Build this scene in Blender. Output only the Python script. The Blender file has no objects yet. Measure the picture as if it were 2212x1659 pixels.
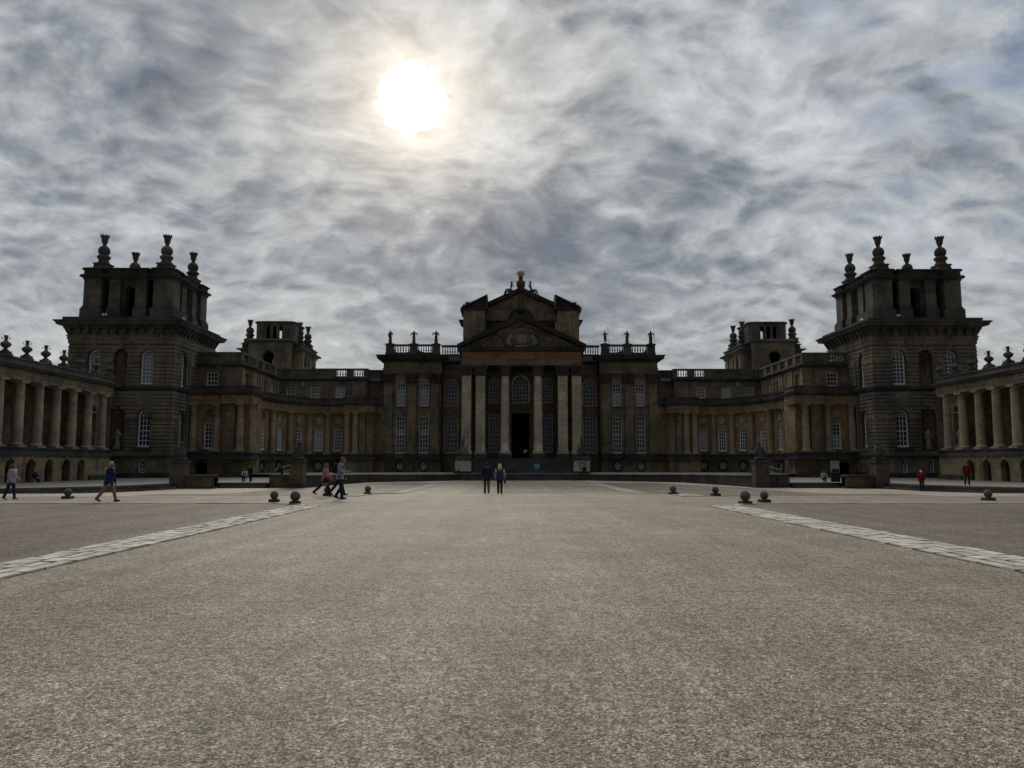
import bpy, math, random
from mathutils import Vector, Matrix
from mathutils.geometry import tessellate_polygon
R = math.radians
random.seed(7)
scene = bpy.context.scene
col = scene.collection

# ------------------------------------------------------------------ camera
cam_d = bpy.data.cameras.new("camera")
cam = bpy.data.objects.new("camera", cam_d)
col.objects.link(cam)
cam.location = (-1.9, 0, 1.6)
cam.rotation_euler = (R(90) + math.atan(171.5 / 1620), 0, -math.atan(10 / 1620))
cam_d.sensor_width = 36
cam_d.lens = 1620 / 2212 * 36
cam_d.clip_start = 0.1
cam_d.clip_end = 3000
scene.camera = cam
scene.view_settings.view_transform = 'Standard'
scene.view_settings.look = 'None'
scene.view_settings.exposure = 0.1
scene.view_settings.gamma = 1
scene.cycles.max_bounces = 5
scene.cycles.diffuse_bounces = 3
scene.cycles.glossy_bounces = 2
scene.cycles.transmission_bounces = 2

# ------------------------------------------------------------------ sun + sky
SUN = Vector((-0.118, 0.886, 0.448)).normalized()
sun_d = bpy.data.lights.new("sun", 'SUN')
sun_d.energy = 1.5
sun_d.angle = R(18)
sun_d.color = (1, 0.93, 0.82)
sun = bpy.data.objects.new("sun", sun_d)
sun.rotation_euler = SUN.to_track_quat('Z', 'Y').to_euler()
sun.location = SUN * 200
col.objects.link(sun)


class NT:
    """tiny helper for node trees"""
    def __init__(s, tree):
        s.t = tree

    def n(s, kind, props=None, **inp):
        nd = s.t.nodes.new(kind)
        for k, v in (props or {}).items():
            setattr(nd, k, v)
        for k, v in inp.items():
            key = int(k[1:]) if k[0] == 'i' and k[1:].isdigit() else k.replace('_', ' ')
            s.set(nd.inputs[key], v)
        return nd

    def set(s, sock, v):
        if isinstance(v, bpy.types.NodeSocket):
            s.t.links.new(v, sock)
        elif isinstance(v, bpy.types.Node):
            s.t.links.new(v.outputs[0], sock)
        else:
            if hasattr(sock.default_value, '__len__') and len(sock.default_value) == 4 and len(v) == 3:
                v = (*v, 1)
            sock.default_value = v

    def m(s, op, a, b=0.0, c=0.0, clamp=False):
        return s.n('ShaderNodeMath', dict(operation=op, use_clamp=clamp), i0=a, i1=b, i2=c)

    def vm(s, op, a, b=(0, 0, 0)):
        return s.n('ShaderNodeVectorMath', dict(operation=op), i0=a, i1=b)

    def ramp(s, fac, stops, interp='LINEAR'):
        nd = s.n('ShaderNodeValToRGB', Fac=fac)
        cr = nd.color_ramp
        cr.interpolation = interp
        while len(cr.elements) < len(stops):
            cr.elements.new(0.5)
        for e, (p, c) in zip(cr.elements, stops):
            e.position = p
            e.color = (c, c, c, 1) if isinstance(c, (int, float)) else (*c, 1)
        return nd

    def mix(s, f, a, b, blend='MIX'):
        nd = s.t.nodes.new('ShaderNodeMix')
        nd.data_type = 'RGBA'
        nd.blend_type = blend
        s.set(nd.inputs[0], f)
        s.set(nd.inputs[6], a)
        s.set(nd.inputs[7], b)
        return nd.outputs[2]

    def noise(s, vec, scale, detail=3, rough=0.5, dist=0.0):
        return s.n('ShaderNodeTexNoise', Vector=vec, Scale=scale, Detail=detail, Roughness=rough, Distortion=dist)

    def smooth(s, x, a, b):
        return s.n('ShaderNodeMapRange', dict(interpolation_type='SMOOTHSTEP'), i0=x, i1=a, i2=b, i3=0.0, i4=1.0)


SKX, SKY = 8.3, 6.6
SK_T0, SK_SL = 0.60, 1.5
world = bpy.data.worlds.new("World")
scene.world = world
world.use_nodes = True
world.cycles.sampling_method = 'MANUAL'
world.cycles.sample_map_resolution = 1024
wt = world.node_tree
wt.nodes.clear()
w = NT(wt)
tc = w.n('ShaderNodeTexCoord')
D = w.vm('NORMALIZE', tc.outputs['Generated'])
sep = w.n('ShaderNodeSeparateXYZ', i0=D)
zc = w.m('ADD', w.m('MAXIMUM', sep.outputs[2], 0.0), 0.42)
P = w.n('ShaderNodeCombineXYZ', i0=w.m('DIVIDE', sep.outputs[0], zc), i1=w.m('DIVIDE', sep.outputs[1], zc), i2=0.0)
# domain warp
wa = w.noise(P, 2.4, 3, 0.5)
warp = w.vm('MULTIPLY', w.vm('SUBTRACT', wa.outputs['Color'], (0.5, 0.5, 0.5)), (0.22, 0.22, 0))
P2 = w.vm('ADD', P, warp)
dot = w.vm('DOT_PRODUCT', D, tuple(SUN))
ang = w.m('ARCCOSINE', w.m('MINIMUM', dot.outputs['Value'], 1.0))      # radians
SP_ = (SUN.x / (SUN.z + 0.42), SUN.y / (SUN.z + 0.42), 0)
toS = w.vm('NORMALIZE', w.vm('SUBTRACT', SP_, P2))
sc_ = w.n('ShaderNodeVectorMath', dict(operation='SCALE'), i0=toS)
sc_.inputs['Scale'].default_value = 0.016


def density(vec):
    mp = w.n('ShaderNodeMapping', Vector=vec)
    mp.inputs['Rotation'].default_value = (0, 0, R(-32))
    mp.inputs['Scale'].default_value = (1.0, 1.35, 1)
    mp.inputs['Location'].default_value = (SKX, SKY, 0)
    bg_ = w.noise(mp, 1.5, 3, 0.5)
    md = w.noise(mp, 6.5, 5, 0.60, 0.1)
    pf = w.noise(mp, 21.0, 5, 0.62, 0.25)
    vo = w.n('ShaderNodeTexVoronoi', dict(feature='SMOOTH_F1'), Vector=w.vm('ADD', mp, w.vm('MULTIPLY', md.outputs['Color'], (0.12, 0.12, 0))), Scale=17.0, Smoothness=0.35)
    x = w.m('ADD', w.m('MULTIPLY', bg_.outputs[0], 1.0), w.m('MULTIPLY', md.outputs[0], 0.62))
    x = w.m('ADD', x, w.m('MULTIPLY', pf.outputs[0], 0.55))
    return w.m('SUBTRACT', x, w.m('MULTIPLY', vo.outputs[0], 0.38))


d0 = density(P2)
d1 = density(w.vm('ADD', P2, sc_))
rim = w.m('MULTIPLY', w.m('SUBTRACT', d0, d1), 0.9)        # brighter on the side facing the sun
bias = None
for (bx_, by_), br_, ba_ in [((-0.564, 0.955), 0.22, 0.1), ((-0.437, 1.003), 0.14, 0.05), ((0.028, 1.309), 0.13, 0.26), ((0.148, 1.198), 0.1, 0.15), ((0.238, 1.148), 0.07, 0.1), ((0.376, 1.219), 0.1, 0.14), ((0.298, 1.218), 0.07, 0.08), ((-0.33, 1.314), 0.16, 0.05), ((-0.136, 1.022), 0.16, -0.12), ((-0.073, 1.181), 0.13, -0.12), ((0.095, 0.947), 0.25, -0.07), ((0.144, 1.487), 0.2, 0.08), ((0.399, 1.575), 0.2, -0.06), ((0.553, 1.069), 0.2, 0.06), ((0.668, 1.23), 0.2, -0.05), ((-0.372, 1.177), 0.15, -0.04)]:
    dd = w.vm('DISTANCE', P2, (bx_, by_, 0)).outputs['Value']
    g_ = w.m('MULTIPLY', w.m('EXPONENT', w.m('MULTIPLY', w.m('MULTIPLY', dd, dd), -1.0 / (br_ * br_))), ba_)
    bias = g_ if bias is None else w.m('ADD', bias, g_)
dsum = w.m('ADD', w.m('SUBTRACT', d0, rim), bias)
thick = w.m('MULTIPLY', w.m('SUBTRACT', dsum, SK_T0), SK_SL, clamp=True)
cloud = w.ramp(thick, [(0.0, (0.62, 0.63, 0.62)), (0.33, (0.46, 0.475, 0.475)), (0.62, (0.275, 0.30, 0.328)), (1.0, (0.135, 0.165, 0.21))])
tex = w.noise(P2, 30.0, 5, 0.65, 0.2)
tex2 = w.noise(w.vm('MULTIPLY', P2, (1.0, 1.3, 1)), 11.0, 4, 0.6, 0.3)
texv = w.m('ADD', w.m('MULTIPLY', tex.outputs[0], 0.46), w.m('ADD', w.m('MULTIPLY', tex2.outputs[0], 0.60), 0.35))
cloud = w.n('ShaderNodeVectorMath', dict(operation='MULTIPLY'), i0=cloud.outputs[0], i1=w.n('ShaderNodeCombineXYZ', i0=w.m('MULTIPLY', texv, 0.97), i1=texv, i2=w.m('MULTIPLY', texv, 1.045)))
# glow around the veiled sun
angn = w.m('ADD', ang, w.m('MULTIPLY', w.m('SUBTRACT', thick, 0.3), 0.022))
angn = w.m('ADD', angn, w.m('MULTIPLY', w.m('SUBTRACT', w.noise(P2, 26.0, 3, 0.6).outputs[0], 0.5), 0.030))
halo = w.m('EXPONENT', w.m('MULTIPLY', ang, -7.0))
core = w.m('SUBTRACT', 1.0, w.smooth(angn, 0.010, 0.042))
inner = w.m('EXPONENT', w.m('MULTIPLY', angn, -24.0))
c1 = w.mix(1.0, cloud.outputs[0], w.mix(halo, (0, 0, 0), (0.30, 0.235, 0.16)), 'ADD')
c2 = w.mix(1.0, c1, w.mix(inner, (0, 0, 0), (0.72, 0.56, 0.34)), 'ADD')
c3 = w.mix(1.0, c2, w.mix(core, (0, 0, 0), (9.0, 8.6, 7.8)), 'ADD')
# clear blue from the sky texture in the thin gaps, upper right
nish = w.n('ShaderNodeTexSky', dict(sky_type='NISHITA', sun_disc=False))
nish.sun_elevation = math.asin(SUN.z)
nish.sun_rotation = math.atan2(SUN.x, SUN.y)
nish.air_density = 1.4
nish.dust_density = 2.0
blue = w.mix(1.0, nish, (0.062, 0.066, 0.078), 'MULTIPLY')
gap = w.m('MULTIPLY', w.m('MULTIPLY', w.smooth(w.noise(P2, 6.0, 6, 0.65).outputs[0], 0.42, 0.60), 0.85),
          w.smooth(w.m('ADD', w.m('MULTIPLY', sep.outputs[0], 1.0), w.m('MULTIPLY', sep.outputs[2], 0.6)), 0.50, 0.78))
c4 = w.mix(w.m('MULTIPLY', gap, 0.65), c3, blue)
# slight warm, brighter band towards the horizon; the sky behind the viewer is darker
hz = w.m('SUBTRACT', 1.0, w.smooth(sep.outputs[2], 0.02, 0.30))
c5 = w.mix(w.m('MULTIPLY', hz, 0.30), c4, (0.54, 0.54, 0.49))
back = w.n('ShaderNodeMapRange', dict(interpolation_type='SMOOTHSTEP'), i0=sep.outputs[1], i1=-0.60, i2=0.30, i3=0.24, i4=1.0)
zen = w.m('ADD', 1.0, w.m('MULTIPLY', w.smooth(sep.outputs[2], 0.58, 0.90), 2.6))     # unseen overhead clouds brightened to light the ground
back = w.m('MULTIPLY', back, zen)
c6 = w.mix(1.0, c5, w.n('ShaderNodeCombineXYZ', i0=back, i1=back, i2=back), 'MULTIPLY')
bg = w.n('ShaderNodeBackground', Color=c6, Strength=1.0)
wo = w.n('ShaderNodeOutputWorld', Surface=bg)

# ------------------------------------------------------------------ materials
MATS = {}


def new_mat(name):
    m = bpy.data.materials.new(name)
    m.use_nodes = True
    m.node_tree.nodes.clear()
    nt = NT(m.node_tree)
    MATS[name] = m
    return m, nt


def finish(nt, color, rough=0.9, bump=None, metal=0.0, bstr=0.4, bdist=0.02, spec=0.3, ior=1.45):
    p = nt.n('ShaderNodeBsdfPrincipled', Base_Color=color, Roughness=rough, Metallic=metal, IOR=ior)
    p.inputs['Specular IOR Level'].default_value = spec
    if bump is not None:
        b = nt.n('ShaderNodeBump', Strength=bstr, Distance=bdist, Height=bump)
        nt.set(p.inputs['Normal'], b)
    nt.n('ShaderNodeOutputMaterial', Surface=p)


def stone(name, a, b, bw=0.95, bh=0.38, stain=0.45, lichen=0.0, sc=1.0):
    m, t = new_mat(name)
    g = t.n('ShaderNodeNewGeometry')
    s = t.n('ShaderNodeSeparateXYZ', i0=g.outputs['Position'])
    v = t.n('ShaderNodeCombineXYZ', i0=t.m('ADD', s.outputs[0], t.m('MULTIPLY', s.outputs[1], 0.97)), i1=s.outputs[2], i2=0.0)
    br = t.n('ShaderNodeTexBrick', dict(offset=0.5), Vector=v, Color1=(0.78, 0.78, 0.78), Color2=(1.12, 1.1, 1.06), Mortar=(0.66, 0.63, 0.60), Scale=1.0)
    br.inputs['Mortar Size'].default_value = 0.012
    br.inputs['Mortar Smooth'].default_value = 0.3
    br.inputs['Bias'].default_value = 0.0
    br.inputs['Brick Width'].default_value = bw
    br.inputs['Row Height'].default_value = bh
    n1 = t.noise(g.outputs['Position'], 0.35, 4, 0.6)
    n2 = t.noise(g.outputs['Position'], 2.6, 5, 0.65)
    base = t.mix(t.smooth(n1.outputs[0], 0.40, 0.62), a, b)
    base = t.mix(1.0, base, br.outputs[0], 'MULTIPLY')
    base = t.mix(1.0, base, t.ramp(n2.outputs[0], [(0.3, 0.72), (0.7, 1.18)]), 'MULTIPLY')
    # run-down stains: stretched vertically
    mp = t.n('ShaderNodeMapping', Vector=g.outputs['Position'])
    mp.inputs['Scale'].default_value = (1.0, 1.0, 0.22)
    n3 = t.noise(mp, 1.5, 4, 0.6)
    st = t.smooth(n3.outputs[0], 0.50, 0.70)
    base = t.mix(t.m('MULTIPLY', st, stain), base, (0.045, 0.045, 0.05))
    if lichen:
        n4 = t.noise(g.outputs['Position'], 5.0, 4, 0.7)
        base = t.mix(t.m('MULTIPLY', t.smooth(n4.outputs[0], 0.58, 0.7), lichen), base, (0.36, 0.34, 0.26))
    bumpv = t.m('ADD', t.m('MULTIPLY', br.outputs[1], -0.7), t.m('MULTIPLY', n2.outputs[0], 0.6))
    finish(t, base, 0.92, bumpv, bstr=0.5, bdist=0.03, spec=0.15)
    return m


stone('limestone', (0.30, 0.24, 0.165), (0.19, 0.167, 0.135), stain=0.5)
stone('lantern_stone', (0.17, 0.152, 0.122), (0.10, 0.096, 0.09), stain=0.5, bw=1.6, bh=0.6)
stone('pier_stone', (0.155, 0.127, 0.088), (0.085, 0.077, 0.065), stain=0.6, bw=1.3, bh=0.55, lichen=0.3)
stone('warm_limestone', (0.41, 0.275, 0.155), (0.30, 0.225, 0.15), stain=0.5)
stone('column_stone', (0.42, 0.35, 0.25), (0.31, 0.27, 0.205), stain=0.35, bw=30, bh=2.3)
stone('warm_column', (0.40, 0.30, 0.19), (0.31, 0.245, 0.17), stain=0.4, bw=30, bh=2.3)
stone('pale_limestone', (0.58, 0.515, 0.405), (0.46, 0.405, 0.32), stain=0.25, bw=2.4, bh=1.1)
stone('tower_stone', (0.25, 0.212, 0.155), (0.145, 0.135, 0.12), stain=0.45, bw=1.5, bh=9)
stone('tower_joint', (0.11, 0.098, 0.08), (0.085, 0.08, 0.07), stain=0.3)
stone('basement_stone', (0.31, 0.24, 0.145), (0.17, 0.152, 0.125), stain=0.6, bw=1.3, bh=0.55, lichen=0.35)
stone('sooty_shaded_stone', (0.085, 0.082, 0.08), (0.05, 0.05, 0.052), stain=0.4, bw=1.4, bh=0.9, lichen=0.22)  # soot-black ledges and trim; also painted shade on the rear attic wall
stone('weathered_stone', (0.125, 0.118, 0.105), (0.07, 0.07, 0.068), stain=0.5, bw=1.6, bh=1.2, lichen=0.3)
stone('parapet_stone', (0.19, 0.165, 0.125), (0.11, 0.10, 0.085), stain=0.5, bw=1.3, bh=2)
stone('statue_niche', (0.42, 0.37, 0.30), (0.32, 0.28, 0.235), stain=0.2, bw=9, bh=9)
stone('statue_stone', (0.30, 0.28, 0.24), (0.20, 0.19, 0.17), stain=0.3, bw=9, bh=9)
stone('red_stained_stone', (0.36, 0.17, 0.10), (0.30, 0.20, 0.13), stain=0.3, bw=1.8, bh=0.8)
stone('step_stone', (0.10, 0.10, 0.10), (0.07, 0.07, 0.072), stain=0.3, bw=1.8, bh=9, lichen=0.3)
stone('paving', (0.34, 0.33, 0.28), (0.27, 0.26, 0.225), stain=0.2, bw=1.2, bh=5)


def plain(name, c, rough=0.8, metal=0.0, spec=0.3, var=0.25, nsc=14.0, ior=1.45, bstr=0.15):
    m, t = new_mat(name)
    g = t.n('ShaderNodeNewGeometry')
    n = t.noise(g.outputs['Position'], nsc, 4, 0.6)
    cc = t.mix(1.0, c, t.ramp(n.outputs[0], [(0.25, 1 - var), (0.75, 1 + var)]), 'MULTIPLY')
    finish(t, cc, rough, n.outputs[0], metal, bstr, 0.01, spec, ior)
    return m


plain('white_paint', (0.76, 0.78, 0.80), 0.5, var=0.06)
plain('dark_interior', (0.012, 0.011, 0.010), 1.0, spec=0.0)  # near-black colour stands in for the shade behind openings
plain('blind_cloth', (0.27, 0.29, 0.33), 0.9, var=0.1, nsc=1.5)
plain('gilding', (0.62, 0.50, 0.29), 0.55, metal=0.35, var=0.3, nsc=3)
plain('joint_dirt', (0.10, 0.088, 0.07), 0.95, nsc=30)
plain('lead', (0.16, 0.17, 0.18), 0.6, var=0.25, nsc=2)
plain('pipe_paint', (0.26, 0.25, 0.23), 0.6)
plain('iron', (0.10, 0.10, 0.10), 0.5, metal=0.5)
plain('skin', (0.34, 0.19, 0.135), 0.6, var=0.08)
plain('poster_grey', (0.25, 0.31, 0.31), 0.6, var=0.06, nsc=5)
plain('poster_dark', (0.015, 0.017, 0.022), 0.7)
plain('poster_face', (0.34, 0.36, 0.34), 0.7, var=0.3, nsc=18)
plain('poster_teal', (0.05, 0.12, 0.12), 0.7)
plain('sign_blue', (0.13, 0.36, 0.50), 0.6, var=0.08, nsc=3)
plain('sign_pale', (0.45, 0.55, 0.62), 0.6, var=0.08)
plain('sign_maroon', (0.16, 0.02, 0.06), 0.6, var=0.1)
plain('lamp_white', (0.8, 0.8, 0.78), 0.4, var=0.02)
plain('handrail_steel', (0.45, 0.46, 0.45), 0.4, metal=0.6)
plain('bollard_stone', (0.10, 0.092, 0.08), 0.9, var=0.4, nsc=9, bstr=0.6)
plain('skylight_glass', (0.35, 0.38, 0.42), 0.15, spec=0.8)


def glass_mat():
    m, t = new_mat('window_glass')
    g = t.n('ShaderNodeNewGeometry')
    n = t.noise(g.outputs['Position'], 1.7, 2, 0.5)
    finish(t, (0.020, 0.026, 0.038), 0.10, None, spec=0.5, ior=1.6)


glass_mat()


def gravel(name, a, b, c, big=0.25, spec=0.2):
    m, t = new_mat(name)
    g = t.n('ShaderNodeNewGeometry')
    pos = g.outputs['Position']
    v1 = t.n('ShaderNodeTexVoronoi', dict(feature='F1'), Vector=pos, Scale=95.0, Randomness=1.0)
    v2 = t.n('ShaderNodeTexVoronoi', dict(feature='F1'), Vector=pos, Scale=48.0, Randomness=1.0)
    hs = t.n('ShaderNodeSeparateXYZ', i0=v1.outputs['Color'])
    hs2 = t.n('ShaderNodeSeparateXYZ', i0=v2.outputs['Color'])
    base = t.ramp(hs.outputs[0], [(0.0, b), (0.4, a), (0.72, a), (0.93, c), (1.0, (c[0] * 1.4, c[1] * 1.4, c[2] * 1.4))])
    base2 = t.ramp(hs2.outputs[1], [(0.0, 0.38), (0.45, 0.95), (0.85, 1.15), (1.0, 1.4)])
    cc = t.mix(1.0, base, base2, 'MULTIPLY')
    n0 = t.noise(pos, 0.16, 4, 0.6)
    n1 = t.noise(pos, 1.1, 6, 0.75)
    n2 = t.noise(pos, 9.0, 6, 0.8)
    trk = t.n('ShaderNodeMapping', Vector=pos)
    trk.inputs['Scale'].default_value = (1.0, 0.035, 1)
    n4 = t.noise(trk, 0.9, 4, 0.62)                       # faint wheel tracks along the drive
    cc = t.mix(1.0, cc, t.ramp(n0.outputs[0], [(0.3, 1 - big), (0.7, 1 + big * 0.6)]), 'MULTIPLY')
    cc = t.mix(1.0, cc, t.ramp(n4.outputs[0], [(0.34, 0.83), (0.66, 1.12)]), 'MULTIPLY')
    cc = t.mix(1.0, cc, t.ramp(n1.outputs[0], [(0.3, 0.76), (0.7, 1.20)]), 'MULTIPLY')
    cc = t.mix(1.0, cc, t.ramp(n2.outputs[0], [(0.33, 0.46), (0.5, 0.98), (0.67, 1.42)]), 'MULTIPLY')
    # odd dark leaves and twigs, and crevices between the stones
    v3 = t.n('ShaderNodeTexVoronoi', dict(feature='F1'), Vector=pos, Scale=3.1, Randomness=1.0)
    lf = t.m('LESS_THAN', t.m('ADD', v3.outputs['Distance'], t.m('MULTIPLY', n2.outputs[0], 0.05)), 0.085)
    cc = t.mix(t.m('MULTIPLY', lf, 0.7), cc, (0.05, 0.035, 0.025))
    cc = t.mix(t.m('MULTIPLY', t.smooth(v2.outputs['Distance'], 0.45, 0.8), 0.5), cc, (0.05, 0.043, 0.036))
    h = t.m('ADD', t.m('MULTIPLY', v1.outputs['Distance'], -0.9), t.m('MULTIPLY', v2.outputs['Distance'], -0.9))
    h = t.m('ADD', h, t.m('MULTIPLY', n2.outputs[0], 1.0))
    finish(t, cc, 0.72, h, bstr=0.8, bdist=0.014, spec=spec)


gravel('gravel_light', (0.425, 0.35, 0.245), (0.095, 0.077, 0.054), (0.62, 0.53, 0.39))
gravel('gravel_brown', (0.26, 0.208, 0.147), (0.075, 0.06, 0.043), (0.43, 0.355, 0.26), spec=0.15)
gravel('gravel_sand', (0.56, 0.465, 0.345), (0.37, 0.305, 0.225), (0.65, 0.55, 0.42), big=0.12)
gravel('road_asphalt', (0.38, 0.312, 0.232), (0.26, 0.21, 0.155), (0.48, 0.40, 0.31), big=0.12)


def sett_mat():
    m, t = new_mat('kerb_setts')
    g = t.n('ShaderNodeNewGeometry')
    rp = t.n('ShaderNodeObjectInfo')
    n = t.noise(g.outputs['Position'], 1.1, 3, 0.6)
    n2 = t.noise(g.outputs['Position'], 22.0, 4, 0.6)
    cc = t.mix(g.outputs['Random Per Island'], (0.62, 0.565, 0.47), (0.42, 0.38, 0.31))
    cc = t.mix(t.m('MULTIPLY', t.smooth(n.outputs[0], 0.45, 0.68), 0.55), cc, (0.27, 0.235, 0.185))
    cc = t.mix(1.0, cc, t.ramp(n2.outputs[0], [(0.3, 0.82), (0.7, 1.12)]), 'MULTIPLY')
    finish(t, cc, 0.85, n2.outputs[0], bstr=0.4, bdist=0.01)


sett_mat()


# ------------------------------------------------------------------ mesh builder
class MB:
    def __init__(s, mir=1):
        s.v, s.f, s.mir, s.M = [], [], mir, None

    def P(s, p):
        p = Vector(p)
        if s.M is not None:
            p = s.M @ p
        s.v.append((p.x * s.mir, p.y, p.z))
        return len(s.v) - 1

    def face(s, idx):
        s.f.append(tuple(idx) if s.mir > 0 else tuple(reversed(idx)))

    def poly(s, pts):
        s.face([s.P(p) for p in pts])

    def hexa(s, a, b):
        """a,b: lists of 4 points (bottom ring, top ring)"""
        i = [s.P(p) for p in a] + [s.P(p) for p in b]
        for q in ((3, 2, 1, 0), (4, 5, 6, 7), (0, 1, 5, 4), (1, 2, 6, 5), (2, 3, 7, 6), (3, 0, 4, 7)):
            s.face([i[k] for k in q])

    def box(s, x0, x1, y0, y1, z0, z1):
        s.hexa([(x0, y0, z0), (x1, y0, z0), (x1, y1, z0), (x0, y1, z0)], [(x0, y0, z1), (x1, y0, z1), (x1, y1, z1), (x0, y1, z1)])

    def cbox(s, cx, cy, w, d, z0, z1, t=0.0):
        """centred box, top shrunk by t"""
        a, b = w / 2, d / 2
        s.hexa([(cx - a, cy - b, z0), (cx + a, cy - b, z0), (cx + a, cy + b, z0), (cx - a, cy + b, z0)],
               [(cx - a + t, cy - b + t, z1), (cx + a - t, cy - b + t, z1), (cx + a - t, cy + b - t, z1), (cx - a + t, cy + b - t, z1)])

    def prism(s, pts, z0, z1):
        n = len(pts)
        a = [s.P((x, y, z0)) for x, y in pts]
        b = [s.P((x, y, z1)) for x, y in pts]
        s.face(list(reversed(a)))
        s.face(b)
        for i in range(n):
            j = (i + 1) % n
            s.face((a[i], a[j], b[j], b[i]))

    def ext_y(s, pts, y0, y1):
        """polygon in x,z extruded along y"""
        n = len(pts)
        a = [s.P((x, y0, z)) for x, z in pts]
        b = [s.P((x, y1, z)) for x, z in pts]
        s.face(a)
        s.face(list(reversed(b)))
        for i in range(n):
            j = (i + 1) % n
            s.face((a[j], a[i], b[i], b[j]))

    def lathe(s, cx, cy, prof, n=16, ph=0.0, cap=True):
        rings = []
        for r, z in prof:
            rings.append([s.P((cx + r * math.cos(ph + 2 * math.pi * k / n), cy + r * math.sin(ph + 2 * math.pi * k / n), z)) for k in range(n)])
        for a, b in zip(rings, rings[1:]):
            for k in range(n):
                j = (k + 1) % n
                s.face((a[k], a[j], b[j], b[k]))
        if cap:
            s.face(list(reversed(rings[0])))
            s.face(rings[-1])

    def sq(s, cx, cy, prof, ph=math.pi / 4):
        s.lathe(cx, cy, [(r * math.sqrt(2), z) for r, z in prof], 4, ph)

    def ball(s, c, r, n=14, sx=1, sy=1, sz=1, rot=None):
        rings = []
        m = max(4, n // 2)
        c = Vector(c)
        for i in range(1, m):
            a = math.pi * i / m
            ring = []
            for k in range(n):
                b = 2 * math.pi * k / n
                q = Vector((r * sx * math.sin(a) * math.cos(b), r * sy * math.sin(a) * math.sin(b), -r * sz * math.cos(a)))
                if rot is not None:
                    q = rot @ q
                ring.append(s.P(c + q))
            rings.append(ring)
        lo = Vector((0, 0, -r * sz))
        hi = Vector((0, 0, r * sz))
        if rot is not None:
            lo, hi = rot @ lo, rot @ hi
        lo, hi = s.P(c + lo), s.P(c + hi)
        for a, b in zip(rings, rings[1:]):
            for k in range(n):
                j = (k + 1) % n
                s.face((a[k], a[j], b[j], b[k]))
        for k in range(n):
            j = (k + 1) % n
            s.face((lo, rings[0][j], rings[0][k]))
            s.face((hi, rings[-1][k], rings[-1][j]))

    def tube(s, pts, rad, n=10, flat=1.0, ref=None):
        """smooth tapered tube through pts; rad per point; flat scales the 2nd axis"""
        pts = [Vector(p) for p in pts]
        if not hasattr(rad, '__len__'):
            rad = [rad] * len(pts)
        rings = []
        prev = Vector(ref) if ref else None
        for i, p in enumerate(pts):
            d = (pts[min(i + 1, len(pts) - 1)] - pts[max(i - 1, 0)])
            if d.length < 1e-6:
                d = Vector((0, 0, 1))
            d.normalize()
            if prev is None:
                prev = Vector((1, 0, 0)) if abs(d.x) < 0.8 else Vector((0, 1, 0))
            u = (prev - d * prev.dot(d))
            if u.length < 1e-4:
                u = d.orthogonal()
            u.normalize()
            v = d.cross(u)
            prev = u
            rings.append([s.P(p + (u * math.cos(2 * math.pi * k / n) + v * flat * math.sin(2 * math.pi * k / n)) * rad[i]) for k in range(n)])
        for a, b in zip(rings, rings[1:]):
            for k in range(n):
                j = (k + 1) % n
                s.face((a[k], a[j], b[j], b[k]))
        s.face(list(reversed(rings[0])))
        s.face(rings[-1])

    def limb(s, pts, rad, n=10, flat=1.0, ref=None):
        s.tube(pts, rad, n, flat, ref)
        rr = rad if hasattr(rad, '__len__') else [rad] * len(pts)
        for p, r in zip(pts, rr):
            s.ball(p, r * 0.985, n)

    # --- wall panels in a frame F=(origin xy, u, n)
    def fp(s, F, u, z, wv):
        o, U, N = F
        return (o[0] + U[0] * u + N[0] * wv, o[1] + U[1] * u + N[1] * wv, z)

    def obox(s, F, u0, u1, z0, z1, w0, w1):
        s.hexa([s.fp(F, u0, z0, w1), s.fp(F, u1, z0, w1), s.fp(F, u1, z0, w0), s.fp(F, u0, z0, w0)],
               [s.fp(F, u0, z1, w1), s.fp(F, u1, z1, w1), s.fp(F, u1, z1, w0), s.fp(F, u0, z1, w0)])

    def bar(s, F, a, b, th, w0, w1):
        dx, dz = b[0] - a[0], b[1] - a[1]
        L = math.hypot(dx, dz) or 1
        nx, nz = -dz / L * th / 2, dx / L * th / 2
        q = [(a[0] - nx, a[1] - nz), (b[0] - nx, b[1] - nz), (b[0] + nx, b[1] + nz), (a[0] + nx, a[1] + nz)]
        s.hexa([s.fp(F, x, z, w0) for x, z in q], [s.fp(F, x, z, w1) for x, z in q])

    def ring(s, F, uc, zc, r0, r1, w0, w1, a0=0.0, a1=2 * math.pi, n=20):
        for i in range(n):
            t0, t1 = a0 + (a1 - a0) * i / n, a0 + (a1 - a0) * (i + 1) / n
            q = [(uc + r * math.cos(t), zc + r * math.sin(t)) for r, t in ((r0, t0), (r1, t0), (r1, t1), (r0, t1))]
            s.hexa([s.fp(F, x, z, w0) for x, z in q], [s.fp(F, x, z, w1) for x, z in q])

    def flat(s, F, pts, wv):
        s.poly([s.fp(F, u, z, wv) for u, z in pts])

    def panel(s, F, L, z0, z1, holes=(), depth=0.35, outer=None):
        outer = outer or [(0, z0), (L, z0), (L, z1), (0, z1)]
        loops = [[Vector((a, b, 0)) for a, b in outer]] + [[Vector((a, b, 0)) for a, b in h] for h in holes]
        fl = [p for l in loops for p in l]
        idx = [s.P(s.fp(F, p.x, p.y, 0)) for p in fl]
        for tri in tessellate_polygon(loops):
            a, b, c = (fl[k] for k in tri)
            cr = (b - a).cross(c - a).z
            s.face([idx[k] for k in (tri if cr > 0 else reversed(tri))])
        for h in holes:
            m = len(h)
            fr = [s.P(s.fp(F, a, b, 0)) for a, b in h]
            bk = [s.P(s.fp(F, a, b, -depth)) for a, b in h]
            for i in range(m):
                j = (i + 1) % m
                s.face((fr[i], fr[j], bk[j], bk[i]))

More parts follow.
